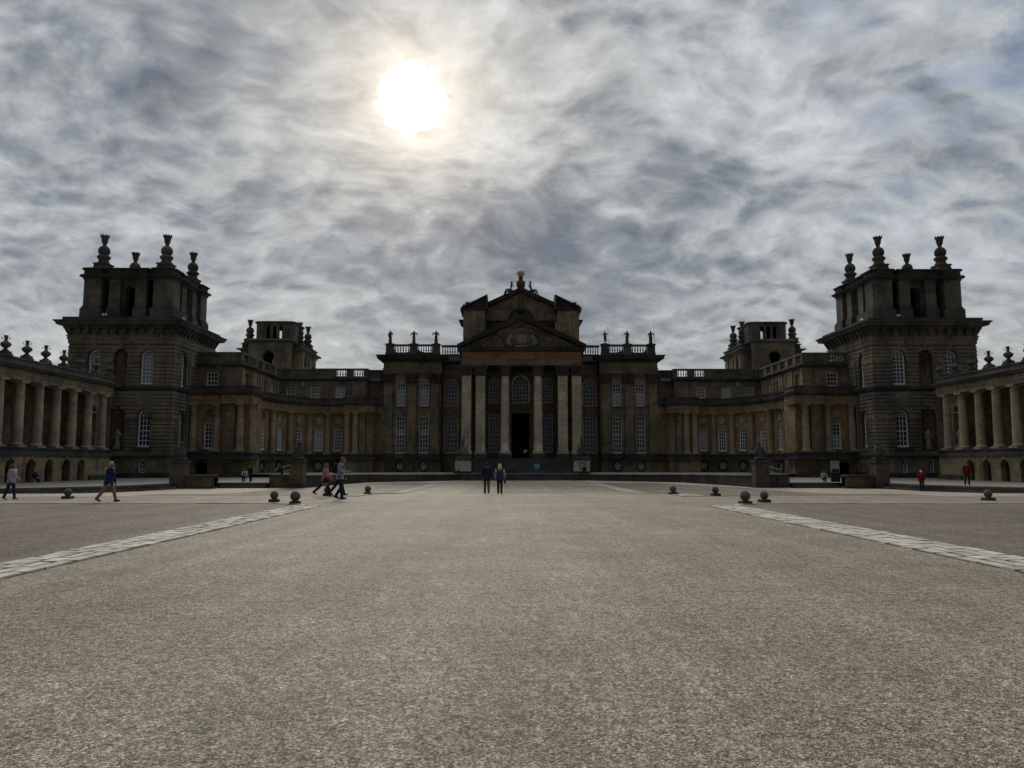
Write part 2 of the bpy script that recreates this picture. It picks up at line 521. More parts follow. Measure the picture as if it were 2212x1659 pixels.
    def sweep(s, path, prof, closed=False):
        """prof [(out,z)] swept along path; out = right-hand normal (dy,-dx)"""
        n = len(path)
        st = []
        for i in range(n):
            p = Vector(path[i][:2])
            dirs = []
            if closed or i > 0:
                dirs.append((p - Vector(path[(i - 1) % n][:2])).normalized())
            if closed or i < n - 1:
                dirs.append((Vector(path[(i + 1) % n][:2]) - p).normalized())
            ns = [Vector((d.y, -d.x)) for d in dirs]
            if len(ns) == 2:
                b = ns[0] + ns[1]
                if b.length < 1e-4:
                    b = ns[0].copy()
                b.normalize()
                k = 1 / max(0.25, b.dot(ns[0]))
                N = b * k
            else:
                N = ns[0]
            dz = path[i][2] if len(path[i]) > 2 else 0.0
            st.append([s.P((p.x + N.x * o, p.y + N.y * o, z + dz)) for o, z in prof])
        m = len(prof)
        rng = range(n) if closed else range(n - 1)
        for i in rng:
            a, b = st[i], st[(i + 1) % n]
            for k in range(m - 1):
                s.face((a[k], b[k], b[k + 1], a[k + 1]))
        if not closed:
            s.face(st[0])
            s.face(list(reversed(st[-1])))

    def build(s, name, mat, parent=None, smooth=False, loc=None):
        root = parent
        while root is not None and root.parent is not None:
            root = root.parent
        off = Vector(root.location) if root is not None else Vector(loc or (0, 0, 0))
        me = bpy.data.meshes.new(name)
        me.from_pydata([(x - off.x, y - off.y, z - off.z) for x, y, z in s.v], [], s.f)
        me.materials.append(MATS[mat])
        if smooth:
            me.polygons.foreach_set('use_smooth', [True] * len(me.polygons))
        me.update()
        o = bpy.data.objects.new(name, me)
        if root is None:
            o.location = off
        col.objects.link(o)
        if parent is not None:
            o.parent = parent
        return o


def FR(p0, p1):
    """frame from p0 to p1, outward normal on the right-hand side"""
    d = Vector(p1) - Vector(p0)
    L = d.length
    d.normalize()
    return ((p0[0], p0[1]), (d.x, d.y), (d.y, -d.x)), L


def tag(o, label=None, cat=None, group=None, kind=None):
    if label:
        o['label'] = label
    if cat:
        o['category'] = cat
    if group:
        o['group'] = group
    if kind:
        o['kind'] = kind
    return o


def empty(name, loc, label, cat, group=None):
    o = bpy.data.objects.new(name, None)
    o.empty_display_size = 0.3
    o.location = loc
    col.objects.link(o)
    return tag(o, label, cat, group)


def copy_tree(o, parent=None):
    c = o.copy()
    col.objects.link(c)
    c.parent = parent
    for ch in [q for q in bpy.data.objects if q.parent is o]:
        copy_tree(ch, c)
    return c


def h_rect(u0, u1, z0, z1):
    return [(u0, z0), (u1, z0), (u1, z1), (u0, z1)]


def h_arch(u0, u1, z0, z1, n=12, rise=None):
    """arched opening, crown at z1"""
    r = (u1 - u0) / 2
    rise = r if rise is None else rise
    c = (u0 + u1) / 2
    return [(u0, z0), (u1, z0)] + [(c + r * math.cos(math.pi * k / n), z1 - rise + rise * math.sin(math.pi * k / n)) for k in range(n + 1)]


def h_circ(u, z, r, n=18):
    return [(u + r * math.cos(2 * math.pi * k / n), z + r * math.sin(2 * math.pi * k / n)) for k in range(n)]


def window(root, s, F, u0, u1, z0, z1, cols=3, rows=6, arch=False, d=0.28, blind=None, bar=0.05, frame=0.10, fan=True):
    fr = MB(s)
    r = (u1 - u0) / 2
    c = (u0 + u1) / 2
    zt = z1 - r if arch else z1
    w0, w1 = -d, -d + 0.08
    fr.obox(F, u0, u0 + frame, z0, zt, w0, w1)
    fr.obox(F, u1 - frame, u1, z0, zt, w0, w1)
    fr.obox(F, u0 - 0.03, u1 + 0.03, z0, z0 + frame * 1.3, w0, w1 + 0.08)
    if not arch:
        fr.obox(F, u0 + frame, u1 - frame, z1 - frame, z1, w0, w1)
    else:
        fr.ring(F, c, zt, r - frame, r, w0, w1, 0, math.pi, 14)
    for i in range(1, cols):
        u = u0 + frame + (u1 - u0 - 2 * frame) * i / cols
        fr.obox(F, u - bar / 2, u + bar / 2, z0 + frame, zt, w0 + 0.01, w1 - 0.02)
    hb = (zt - z0 - frame) / rows
    for j in range(1, rows + (1 if arch else 0)):
        z = z0 + frame + hb * j
        th = bar * (1.6 if j == rows // 2 else 1.0)
        fr.obox(F, u0 + frame, u1 - frame, z - th / 2, z + th / 2, w0 + 0.012, w1 - 0.018)
    if arch and fan:
        ri = r * 0.36
        fr.ring(F, c, zt, ri - bar / 2, ri + bar / 2, w0 + 0.01, w1 - 0.02, 0, math.pi, 8)
        for a in (36, 72, 108, 144):
            fr.bar(F, (c + ri * math.cos(R(a)), zt + ri * math.sin(R(a))), (c + (r - frame) * math.cos(R(a)), zt + (r - frame) * math.sin(R(a))), bar, w0 + 0.01, w1 - 0.02)
    o = fr.build('window', 'white_paint', root)
    g = MB(s)
    g.flat(F, h_arch(u0, u1, z0, z1) if arch else h_rect(u0, u1, z0, z1), -d + 0.004)
    g.build('window_glass', 'window_glass', o)
    if blind:
        b = MB(s)
        b.flat(F, h_rect(u0 + frame, u1 - frame, z0 + (zt - z0) * blind[0], z0 + (zt - z0) * blind[1]), -d + 0.009)
        b.build('window_blind', 'blind_cloth', o)
    return o


def oculus(root, s, F, u, z, r, d=0.22, glass=True):
    fr = MB(s)
    w0, w1 = -d, -d + 0.07
    fr.ring(F, u, z, r * 0.86, r, w0, w1, n=18)
    fr.ring(F, u, z, r * 0.24, r * 0.34, w0, w1 - 0.01, n=10)
    for k in range(6):
        a = R(60 * k + 30)
        fr.bar(F, (u + r * 0.33 * math.cos(a), z + r * 0.33 * math.sin(a)), (u + r * 0.88 * math.cos(a), z + r * 0.88 * math.sin(a)), 0.075, w0, w1 - 0.02)
    o = fr.build('round_window', 'white_paint', root)
    g = MB(s)
    g.flat(F, h_circ(u, z, r), -d + 0.004)
    g.build('window_glass', 'window_glass', o)


def pc(spec, method, *args, **kw):
    """one piece as an object of its own: spec = (root, name, material, side)"""
    root, name, mat, s = spec
    m = MB(s)
    getattr(m, method)(*args, **kw)
    return m.build(name, mat, root)


def surround(mb, F, u0, u1, z0, z1, arch=False, t=0.18, out=0.08):
    """moulded stone architrave round an opening"""
    if isinstance(mb, tuple):
        m = MB(mb[3])
        surround(m, F, u0, u1, z0, z1, arch, t, out)
        return m.build(mb[1], mb[2], mb[0])
    if arch:
        r = (u1 - u0) / 2
        c = (u0 + u1) / 2
        mb.ring(F, c, z1 - r, r, r + t, -0.02, out, 0, math.pi, 14)
        zt = z1 - r
        mb.obox(F, c - t * 0.6, c + t * 0.6, z1 + 0.01, z1 + t * 1.9, -0.01, out + 0.06)
    else:
        zt = z1
        mb.obox(F, u0 - t, u1 + t, z1, z1 + t, -0.02, out)
    mb.obox(F, u0 - t, u0, z0, zt, -0.02, out - 0.003)
    mb.obox(F, u1, u1 + t, z0, zt, -0.02, out - 0.003)
    mb.obox(F, u0 - t - 0.08, u1 + t + 0.08, z0 - 0.16, z0 - 0.002, -0.02, out + 0.08)


def balusters(mb, p0, p1, z0, z1, sp=0.33):
    d = Vector(p1) - Vector(p0)
    n = max(1, int(d.length / sp))
    h = z1 - z0
    for i in range(n):
        q = Vector(p0) + d * ((i + 0.5) / n)
        mb.lathe(q.x, q.y, [(0.07, z0), (0.05, z0 + h * 0.12), (0.115, z0 + h * 0.33), (0.05, z0 + h * 0.62), (0.085, z0 + h * 0.72), (0.05, z0 + h * 0.86), (0.08, z1)], 8, cap=False)


def balustrade(mb, p0, p1, z0, z1, thick=0.3):
    F, L = FR(p0, p1)
    h = z1 - z0
    mb.obox(F, 0, L, z0, z0 + 0.26 * h, -thick / 2, thick / 2)
    mb.obox(F, -0.02, L + 0.02, z1 - 0.17 * h, z1, -thick / 2 - 0.05, thick / 2 + 0.05)
    balusters(mb, p0, p1, z0 + 0.26 * h, z1 - 0.17 * h)


def solid_parapet(mb, p0, p1, z0, z1, thick=0.35):
    F, L = FR(p0, p1)
    mb.obox(F, 0, L, z0, z1 - 0.18, -thick / 2, thick / 2)
    mb.obox(F, -0.04, L + 0.04, z1 - 0.18, z1, -thick / 2 - 0.07, thick / 2 + 0.07)


CORINTH = [(0.40, 0.0), (0.42, 0.10), (0.40, 0.45), (0.46, 0.8), (0.60, 0.95)]


def corinth_cap(mb, cx, cy, z0, z1, r, square=False):
    h = z1 - z0
    prof = [(r * 0.98, z0), (r * 1.08, z0 + 0.04 * h), (r * 0.95, z0 + 0.08 * h), (r * 1.0, z0 + 0.5 * h), (r * 1.25, z0 + 0.84 * h)]
    if square:
        mb.sq(cx, cy, prof)
    else:
        mb.lathe(cx, cy, prof, 14)
    mb.cbox(cx, cy, r * 3.0, r * 3.0, z0 + 0.86 * h, z1)
    for row, (zb, zt_, out) in enumerate(((0.06, 0.40, 1.28), (0.34, 0.66, 1.42), (0.58, 0.86, 1.65))):
        for k in range(8):
            a = math.pi / 4 * k + (math.pi / 8 if row == 1 else 0)
            ca, sa = math.cos(a), math.sin(a)
            if square:
                m = 1 / max(abs(ca), abs(sa))
            else:
                m = 1
            rr = r * m
            mb.tube([(cx + ca * rr * 1.0, cy + sa * rr * 1.0, z0 + zb * h), (cx + ca * rr * 1.14, cy + sa * rr * 1.14, z0 + (zb + zt_) / 2 * h),
                     (cx + ca * rr * out / 1.08, cy + sa * rr * out / 1.08, z0 + zt_ * h), (cx + ca * rr * out, cy + sa * rr * out, z0 + (zt_ - 0.07) * h)],
                    [r * 0.30, r * 0.27, r * 0.2, r * 0.1], 5)


def doric_col(mb, cx, cy, z0, z1, r):
    h = z1 - z0
    mb.sq(cx, cy, [(r * 1.28, z0), (r * 1.28, z0 + 0.16)])
    prof = [(r * 1.22, z0 + 0.16), (r * 1.26, z0 + 0.24), (r * 1.08, z0 + 0.32), (r, z0 + 0.40)]
    for k in range(1, 6):
        t = k / 6
        prof.append((r * (1 - 0.16 * t ** 1.6), z0 + 0.4 + (h - 1.0) * t))
    prof += [(r * 0.84, z1 - 0.58), (r * 0.92, z1 - 0.54), (r * 0.92, z1 - 0.48), (r * 0.84, z1 - 0.46), (r * 0.85, z1 - 0.34), (r * 1.08, z1 - 0.2)]
    mb.lathe(cx, cy, prof, 20)
    mb.sq(cx, cy, [(r * 1.16, z1 - 0.2), (r * 1.16, z1)])


def doric_pil(mb, F, u0, u1, z0, z1, out=0.14):
    mb.obox(F, u0 - 0.07, u1 + 0.07, z0, z0 + 0.3, -0.02, out + 0.07)
    mb.obox(F, u0, u1, z0 + 0.3, z1 - 0.34, -0.02, out)
    mb.obox(F, u0 - 0.05, u1 + 0.05, z1 - 0.34, z1 - 0.2, -0.02, out + 0.05)
    mb.obox(F, u0 - 0.1, u1 + 0.1, z1 - 0.2, z1, -0.02, out + 0.1)


# ------------------------------------------------------------------ figures
def remesh(o, vs):
    m = o.modifiers.new('remesh', 'REMESH')
    m.mode = 'VOXEL'
    m.voxel_size = vs
    m.use_smooth_shade = True
    sm = o.modifiers.new('smooth', 'SMOOTH')
    sm.factor = 0.5
    sm.iterations = 2


def skeleton(H=1.75, legs=((0, 0), (0, 0)), arms=((10, 8, 10), (-10, 8, 10)), lean=4, head=(0, 0), sit=None, hipw=0.09):
    """joints in local space, facing +Y. legs: (thigh fwd deg, knee deg) for L,R; arms: (swing fwd, abduct, elbow)"""
    k = H / 1.75
    J = {}
    hip = Vector((0, 0, 0.93))
    ln = R(lean)
    up = Vector((0, math.sin(ln), math.cos(ln)))
    J['hip'] = hip
    J['waist'] = hip + up * 0.16
    J['chest'] = hip + up * 0.38
    J['neck'] = hip + up * 0.53
    hd = R(head[0])
    J['head'] = J['neck'] + Vector((math.sin(R(head[1])) * 0.03, math.sin(ln + hd) * 0.16, math.cos(ln + hd) * 0.15))
    low = 9
    for i, sd in ((0, -1), (1, 1)):
        a, b = R(legs[i][0]), R(legs[i][1])
        h = hip + Vector((sd * hipw, 0, 0))
        kn = h + Vector((sd * 0.01, math.sin(a), -math.cos(a))) * 0.43
        an = kn + Vector((0, math.sin(a - b), -math.cos(a - b))) * 0.41
        J['h%d' % i], J['k%d' % i], J['a%d' % i] = h, kn, an
        J['foot%d' % i] = (a - b)
        low = min(low, an.z)
        sh = J['neck'] + Vector((sd * 0.19, 0, -0.05))
        s1, ab, el = (R(q) for q in arms[i])
        ua = Vector((sd * math.sin(ab), math.sin(s1) * math.cos(ab), -math.cos(s1) * math.cos(ab)))
        e = sh + ua * 0.29
        s2 = s1 + el
        fa = Vector((sd * math.sin(ab) * 0.3 - sd * abs(math.sin(el)) * 0.25, math.sin(s2), -math.cos(s2))).normalized()
        wv = e + fa * 0.26
        J['s%d' % i], J['e%d' % i], J['w%d' % i], J['fa%d' % i] = sh, e, wv, fa
    off = (sit if sit is not None else 0.075) - (low if sit is None else hip.z)
    for q, v in J.items():
        if isinstance(v, Vector) and not q.startswith('fa'):
            J[q] = Vector((v.x, v.y, v.z + off)) * k
    J['k'] = k
    J['up'] = up
    return J


def hand(mb, w, d, k, side, curl=0.5):
    d = d.normalized()
    lat = d.cross(Vector((side, 0.2, 0))).normalized()
    palm = w + d * 0.05 * k
    mb.tube([w, palm, w + d * 0.095 * k], [0.024 * k, 0.036 * k, 0.034 * k], 8, 0.5, ref=lat)
    nrm = d.cross(lat).normalized()
    for q, ln in ((-1.5, 0.062), (-0.5, 0.075), (0.5, 0.07), (1.5, 0.055)):
        b = w + d * 0.09 * k + lat * q * 0.017 * k
        m_ = b + (d + nrm * 0.25 * curl) * ln * 0.5 * k
        e_ = m_ + (d * 0.7 + nrm * 0.8 * curl) * ln * 0.5 * k
        mb.tube([b, m_, e_], [0.0095 * k, 0.009 * k, 0.008 * k], 6)
    b = w + d * 0.03 * k - lat * 0.03 * k
    mb.tube([b, b + (d - lat * 0.9).normalized() * 0.035 * k, b + (d * 1.2 - lat * 0.9).normalized() * 0.068 * k], [0.012 * k, 0.011 * k, 0.009 * k], 6)


def body_mesh(mb, J, bare=True):
    k = J['k']
    mb.tube([J['hip'] - Vector((0, 0, 0.06 * k)), J['hip'], J['waist'], J['chest'], J['neck'] - Vector((0, 0, 0.05 * k))], [0.10 * k, 0.14 * k, 0.12 * k, 0.145 * k, 0.10 * k], 12, 0.64, ref=(1, 0, 0))
    mb.tube([J['neck'] - Vector((0, 0, 0.05 * k)), J['neck'] + Vector((0, 0.01, 0.02)) * k, J['head'] - Vector((0, 0, 0.05)) * k], [0.065 * k, 0.055 * k, 0.055 * k], 10)
    hd = J['head']
    mb.ball(hd, 0.1 * k, 16, 0.80, 0.96, 1.18)
    mb.ball(hd + Vector((0, 0.035, -0.05)) * k, 0.068 * k, 12, 0.85, 0.9, 1.0)
    mb.tube([hd + Vector((0, 0.09, 0.02)) * k, hd + Vector((0, 0.115, -0.02)) * k, hd + Vector((0, 0.095, -0.03)) * k], [0.010 * k, 0.016 * k, 0.012 * k], 6)
    for sd in (-1, 1):
        mb.ball(hd + Vector((sd * 0.08, 0.0, -0.005)) * k, 0.028 * k, 8, 0.4, 0.8, 1.2)
    for i in (0, 1):
        mb.limb([J['h%d' % i], J['k%d' % i]], [0.085 * k, 0.055 * k], 10)
        mb.limb([J['k%d' % i], J['k%d' % i].lerp(J['a%d' % i], 0.35), J['a%d' % i]], [0.052 * k, 0.056 * k, 0.036 * k], 10)
        mb.limb([J['neck'] - Vector((0, 0, 0.05 * k)), J['s%d' % i]], [0.07 * k, 0.06 * k], 8)
        mb.limb([J['s%d' % i], J['e%d' % i]], [0.052 * k, 0.040 * k], 8)
        mb.limb([J['e%d' % i], J['w%d' % i]], [0.040 * k, 0.027 * k], 8)
        hand(mb, J['w%d' % i], J['fa%d' % i], k, -1 if i == 0 else 1)


def person(loc, face, label, H=1.75, top='coat', topm=None, legm=None, shoem=None, hairm=None, hair='short', top_len=0.12, pose=None,
           bag=None, group=None, skirt=False, hood=False):
    J = skeleton(H, **(pose or {}))
    k = J['k']
    root = empty('person', loc, label, 'person', group)
    M = Matrix.Translation(Vector(loc)) @ Matrix.Rotation(face, 4, 'Z')

    def mb_():
        b = MB()
        b.M = M
        return b
    b = mb_()
    body_mesh(b, J)
    remesh(b.build('body', 'skin', root), 0.011)
    b = mb_()                                                  # eyes
    for sd in (-1, 1):
        b.ball(J['head'] + Vector((sd * 0.033, 0.088, 0.012)) * k, 0.011 * k, 8)
    b.build('eyes', 'eye_dark', root, smooth=True)
    b = mb_()                                                  # upper garment
    r0 = 0.19 if top == 'coat' else 0.175
    hem = J['hip'] - J['up'] * top_len * k
    b.tube([hem, J['hip'], J['waist'], J['chest'], J['neck'] - Vector((0, 0, 0.06 * k))], [(r0 + 0.02) * k, (r0 + 0.005) * k, (r0 - 0.01) * k, (r0 + 0.005) * k, 0.15 * k], 16, 0.86, ref=(1, 0, 0))
    b.ball(J['neck'] - Vector((0, 0, 0.07 * k)), 0.15 * k, 12, 1.1, 0.8, 0.6)
    b.tube([J['neck'] - Vector((0, 0, 0.06)) * k, J['neck'] + Vector((0, 0.0, 0.03)) * k], [0.11 * k, 0.07 * k], 10)
    for i in (0, 1):
        if top != 'vest':
            b.limb([J['s%d' % i], J['e%d' % i]], [0.078 * k, 0.062 * k], 10)
            b.limb([J['e%d' % i], J['w%d' % i]], [0.060 * k, 0.046 * k], 10)
        b.limb([J['neck'] - Vector((0, 0, 0.07 * k)), J['s%d' % i]], [0.11 * k, 0.078 * k], 10)
    if hood:
        b.limb([J['neck'] + Vector((-0.05, -0.08, 0.0)) * k, J['neck'] + Vector((0.05, -0.08, 0.0)) * k], [0.07 * k, 0.07 * k], 8)
    remesh(b.build('jacket' if top == 'coat' else 'shirt', topm, root), 0.014)
    if top == 'vest':
        b = mb_()
        for i in (0, 1):
            b.limb([J['s%d' % i], J['e%d' % i]], [0.074 * k, 0.060 * k], 10)
            b.limb([J['e%d' % i], J['w%d' % i]], [0.058 * k, 0.044 * k], 10)
        b.build('sleeves', 'cloth_pale_grey', root, smooth=True)
    b = mb_()                                                  # trousers
    b.limb([J['hip'] - Vector((0.045, 0, 0.01)) * k, J['hip'] + Vector((0.045, 0, 0.0)) * k], [0.125 * k, 0.125 * k], 12, 0.8)
    for i in (0, 1):
        b.limb([J['h%d' % i], J['k%d' % i]], [0.098 * k, 0.075 * k], 12)
        b.limb([J['k%d' % i], J['k%d' % i].lerp(J['a%d' % i], 0.4), J['a%d' % i]], [0.073 * k, 0.070 * k, 0.062 * k], 12)
    remesh(b.build('trousers', legm, root), 0.014)
    b = mb_()                                                  # shoes
    for i in (0, 1):
        a = J['foot%d' % i]
        fd = Vector((0, math.cos(a * 0.6), math.sin(a * 0.6)))
        h = J['a%d' % i]
        b.limb([h + Vector((0, 0, -0.005)) * k - fd * 0.04 * k + Vector((0, 0, -0.025)) * k, h + fd * 0.08 * k + Vector((0, 0, -0.035)) * k, h + fd * 0.155 * k + Vector((0, 0, -0.045)) * k],
               [0.046 * k, 0.042 * k, 0.034 * k], 10)
    b.build('shoes', shoem or 'cloth_black', root, smooth=True)
    if hair != 'none':
        b = mb_()
        hd = J['head']
        b.ball(hd + Vector((0, -0.014, 0.022)) * k, 0.108 * k, 16, 0.84, 0.94, 1.10)
        if hair == 'long':
            b.limb([hd + Vector((0, -0.045, 0.03)) * k, hd + Vector((0, -0.07, -0.10)) * k, hd + Vector((0, -0.075, -0.20)) * k], [0.10 * k, 0.115 * k, 0.085 * k], 12, 0.7, ref=(1, 0, 0))
        if hair == 'bob':
            b.limb([hd + Vector((0, -0.035, 0.02)) * k, hd + Vector((0, -0.05, -0.08)) * k], [0.105 * k, 0.10 * k], 12)
        o = b.build('hair', hairm, root, smooth=True)
        remesh(o, 0.012)
    if bag:
        kind, bm = bag
        b = mb_()
        if kind == 'small_pack':
            b.ball(J['chest'] + Vector((0, -0.15, -0.02)) * k, 0.17 * k, 14, 0.9, 0.5, 1.1)
        elif kind == 'backpack':
            c = J['chest'] + Vector((0, -0.22, -0.04)) * k
            b.ball(c, 0.2 * k, 14, 0.8, 0.55, 1.15)
            b.ball(c + Vector((0, -0.07, -0.08)) * k, 0.13 * k, 12, 0.9, 0.6, 0.9)
            for sd in (-1, 1):
                b.tube([J['chest'] + Vector((sd * 0.12, -0.14, 0.16)) * k, J['s1' if sd > 0 else 's0'] + Vector((-sd * 0.06, 0.02, 0.085)) * k,
                        J['chest'] + Vector((sd * 0.12, 0.15, 0.02)) * k, J['waist'] + Vector((sd * 0.13, -0.1, 0.03)) * k], 0.02 * k, 6)
        else:
            hw = J['w1'] if kind == 'hand_bag' else J['hip'] + Vector((0.2, 0.1, 0.1)) * k
            c = hw + Vector((0.02, 0, -0.16)) * k
            b.hexa([c + Vector(q) * k for q in ((-0.05, -0.14, -0.12), (0.05, -0.14, -0.12), (0.05, 0.14, -0.12), (-0.05, 0.14, -0.12))],
                   [c + Vector(q) * k for q in ((-0.04, -0.11, 0.10), (0.04, -0.11, 0.10), (0.04, 0.11, 0.10), (-0.04, 0.11, 0.10))])
            b.tube([c + Vector((0, -0.1, 0.09)) * k, hw + Vector((0, -0.02, 0.0)) * k, hw + Vector((0, 0.02, 0.0)) * k, c + Vector((0, 0.1, 0.09)) * k], 0.011 * k, 6)
        b.build('handbag' if 'bag' in kind else 'backpack', bm, root, smooth='pack' in kind)
    return root


def statue_mesh(b, H, kind='robe', pose=None):
    J = skeleton(H, **(pose or {}))
    k = J['k']
    body_mesh(b, J)
    b.ball(J['head'] + Vector((0, -0.01, 0.03)) * k, 0.112 * k, 12, 0.9, 1, 1.05)
    if kind in ('robe', 'cloak'):
        gl = Vector((0, 0, 0.03 * k))
        b.limb([gl, J['hip'].lerp(gl, 0.5), J['hip'] + Vector((0.02, 0, 0)), J['waist'], J['chest'], J['neck'] - Vector((0, 0, 0.06 * k))], [0.20 * k, 0.20 * k, 0.215 * k, 0.175 * k, 0.20 * k, 0.17 * k], 12, 0.8, ref=(1, 0, 0))
        for i in (0, 1):
            b.limb([J['s%d' % i], J['e%d' % i]], [0.09 * k, 0.08 * k], 8)
            b.tube([J['e%d' % i], J['e%d' % i] + Vector((0.02, -0.03, -0.28)) * k], [0.08 * k, 0.03 * k], 6)
        for q in range(7):
            a = R(51 * q)
            b.tube([gl + Vector((math.cos(a) * 0.22, math.sin(a) * 0.17, 0)) * k, J['hip'] + Vector((math.cos(a) * 0.16, math.sin(a) * 0.12, 0)) * k], [0.045 * k, 0.03 * k], 6)
    if kind in ('cloak', 'soldier'):
        b.tube([J['neck'] + Vector((-0.1, -0.1, 0)) * k, J['hip'] + Vector((-0.13, -0.17, 0)) * k, Vector((-0.14, -0.2, 0.25)) * k], [0.1 * k, 0.15 * k, 0.14 * k], 8, 0.5, ref=(1, 0, 0))
    if kind == 'soldier':
        b.limb([J['hip'] - Vector((0, 0, 0.16 * k)), J['hip'], J['waist'], J['chest']], [0.20 * k, 0.165 * k, 0.15 * k, 0.17 * k], 12, 0.8, ref=(1, 0, 0))
        b.tube([J['head'] + Vector((0, -0.12, 0.02)) * k, J['head'] + Vector((0, -0.05, 0.17)) * k, J['head'] + Vector((0, 0.08, 0.15)) * k], [0.03 * k, 0.05 * k, 0.025 * k], 6)
    return J


def statue(name_label, loc, face, H, kind, pose=None, group=None, spear=False, vs=0.03, mat='statue_stone', pedestal=0.12, cat='statue', extra=None):
    o_ = empty('statue', loc, name_label, cat, group)
    b = MB()
    b.M = Matrix.Translation(Vector(loc) + Vector((0, 0, pedestal))) @ Matrix.Rotation(face, 4, 'Z')
    J = statue_mesh(b, H, kind, pose)
    if extra:
        extra(b, J)
    fig = b.build('figure', mat, o_)
    remesh(fig, vs)
    if spear:
        b2 = MB()
        b2.M = b.M
        wv = J['w0' if spear == 'L' else 'w1']
        b2.tube([Vector((wv.x, wv.y, 0.0)), Vector((wv.x * 0.98, wv.y, H * 1.22))], 0.022, 6)
        b2.tube([Vector((wv.x * 0.98, wv.y, H * 1.2)), Vector((wv.x * 0.98, wv.y, H * 1.3))], [0.05, 0.005], 6)
        b2.build('spear', mat, o_)
    if pedestal:
        p = MB()
        p.cbox(loc[0], loc[1], 0.62, 0.55, loc[2], loc[2] + pedestal)
        p.build('base', mat, o_)
    return o_


for nm, c in dict(cloth_navy=(0.012, 0.016, 0.10), cloth_black=(0.012, 0.012, 0.014), cloth_tan=(0.22, 0.155, 0.107), cloth_pink=(0.36, 0.15, 0.195),
                  cloth_grey=(0.24, 0.24, 0.26), cloth_jeans=(0.02, 0.028, 0.052), cloth_lilac=(0.3, 0.285, 0.335), cloth_darkblue=(0.012, 0.018, 0.035),
                  cloth_brown=(0.13, 0.072, 0.042), cloth_teal=(0.018, 0.05, 0.08), cloth_red=(0.11, 0.006, 0.010), cloth_white=(0.75, 0.76, 0.8),
                  cloth_pale_grey=(0.33, 0.33, 0.315), cloth_lime=(0.26, 0.34, 0.05), hair_blond=(0.62, 0.47, 0.27), hair_auburn=(0.15, 0.055, 0.038),
                  hair_grey=(0.36, 0.33, 0.30), hair_white=(0.7, 0.68, 0.62), cloth_royal=(0.009, 0.013, 0.08), cloth_suit=(0.02, 0.02, 0.026), hair_dark=(0.03, 0.022, 0.018), hair_fair=(0.17, 0.095, 0.05), eye_dark=(0.02, 0.02, 0.02)).items():
    plain(nm, c, 0.85, var=0.18, nsc=9, bstr=0.3)
# ------------------------------------------------------------------ ground
def gz(x, y):
    t = min(1.0, max(0.0, (y - 37.0) / 17.0))
    return -0.45 * t * t * (3 - 2 * t)


def sheet(name, pts, mat, dz, step=1.5):
    """ground sheet draped over the court: polygon clipped to strips along y"""
    mb = MB()
    ys = sorted(set([p[1] for p in pts] + [y for y in range(-20, 130, 2) if min(p[1] for p in pts) < y < max(p[1] for p in pts)]))

    def xs(y):
        r = []
        n = len(pts)
        for i in range(n):
            (x0, y0), (x1, y1) = pts[i], pts[(i + 1) % n]
            if (y0 <= y < y1) or (y1 <= y < y0):
                r.append(x0 + (x1 - x0) * (y - y0) / (y1 - y0))
        return sorted(r)
    for a, b in zip(ys, ys[1:]):
        ra, rb = xs(a + 1e-4), xs(b - 1e-4)
        for k in range(0, min(len(ra), len(rb)), 2):
            mb.poly([(ra[k], a, gz(0, a) + dz), (ra[k + 1], a, gz(0, a) + dz), (rb[k + 1], b, gz(0, b) + dz), (rb[k], b, gz(0, b) + dz)])
    return tag(mb.build(name, mat), kind='structure')


mb = MB()
ys = [-900, -60, -10, 0] + list(range(10, 72, 2)) + [90, 130, 300, 1500]
xs_ = [-1500, -60, -20, 0, 20, 60, 1500]
for a, b in zip(ys, ys[1:]):
    for c, d in zip(xs_, xs_[1:]):
        mb.poly([(c, a, gz(0, a)), (d, a, gz(0, a)), (d, b, gz(0, b)), (c, b, gz(0, b))])
tag(mb.build('ground', 'gravel_light'), kind='structure')

LX0, LX1, RX0, RX1 = -9.95, -8.9, 5.65, 6.85        # the two kerb strips along the drive
sheet('gravel', [(-70, -20), (LX0, -20), (LX0, 29.0), (-11.2, 30.2), (-70, 30.2)], 'gravel_brown', 0.004)
sheet('gravel', [(RX1, -20), (70, -20), (70, 30.2), (8.2, 30.2), (RX1, 29.0)], 'gravel_brown', 0.004)
sheet('gravel', [(-20.5, 38.2), (-9.9, 36.8), (-9.0, 78), (-14.5, 78), (-19.4, 66), (-20.3, 60)], 'gravel_brown', 0.004)
sheet('gravel', [(7.9, 36.8), (19.2, 38.2), (18.6, 60), (17.6, 66), (13, 78), (7.4, 78)], 'gravel_brown', 0.004)
sheet('path', [(-70, 36.6), (-20.7, 36.6), (-20.8, 40), (-20.5, 60), (-19.6, 66), (-14.7, 78.2), (-9, 79), (-6, 96), (-70, 96)], 'gravel_sand', 0.008)
sheet('path', [(70, 36.6), (19.4, 36.6), (19.5, 40), (18.8, 60), (17.8, 66), (13.2, 78.2), (7, 79), (6, 96), (70, 96)], 'gravel_sand', 0.008)
sheet('road', [(-70, 30.45), (-11.4, 30.45), (-8.6, 31.2), (5.6, 31.2), (8.6, 30.45), (70, 30.45), (70, 36.4), (19, 36.4), (9, 35.6), (-9, 35.6), (-20.5, 36.4), (-70, 36.4)], 'road_asphalt', 0.004)


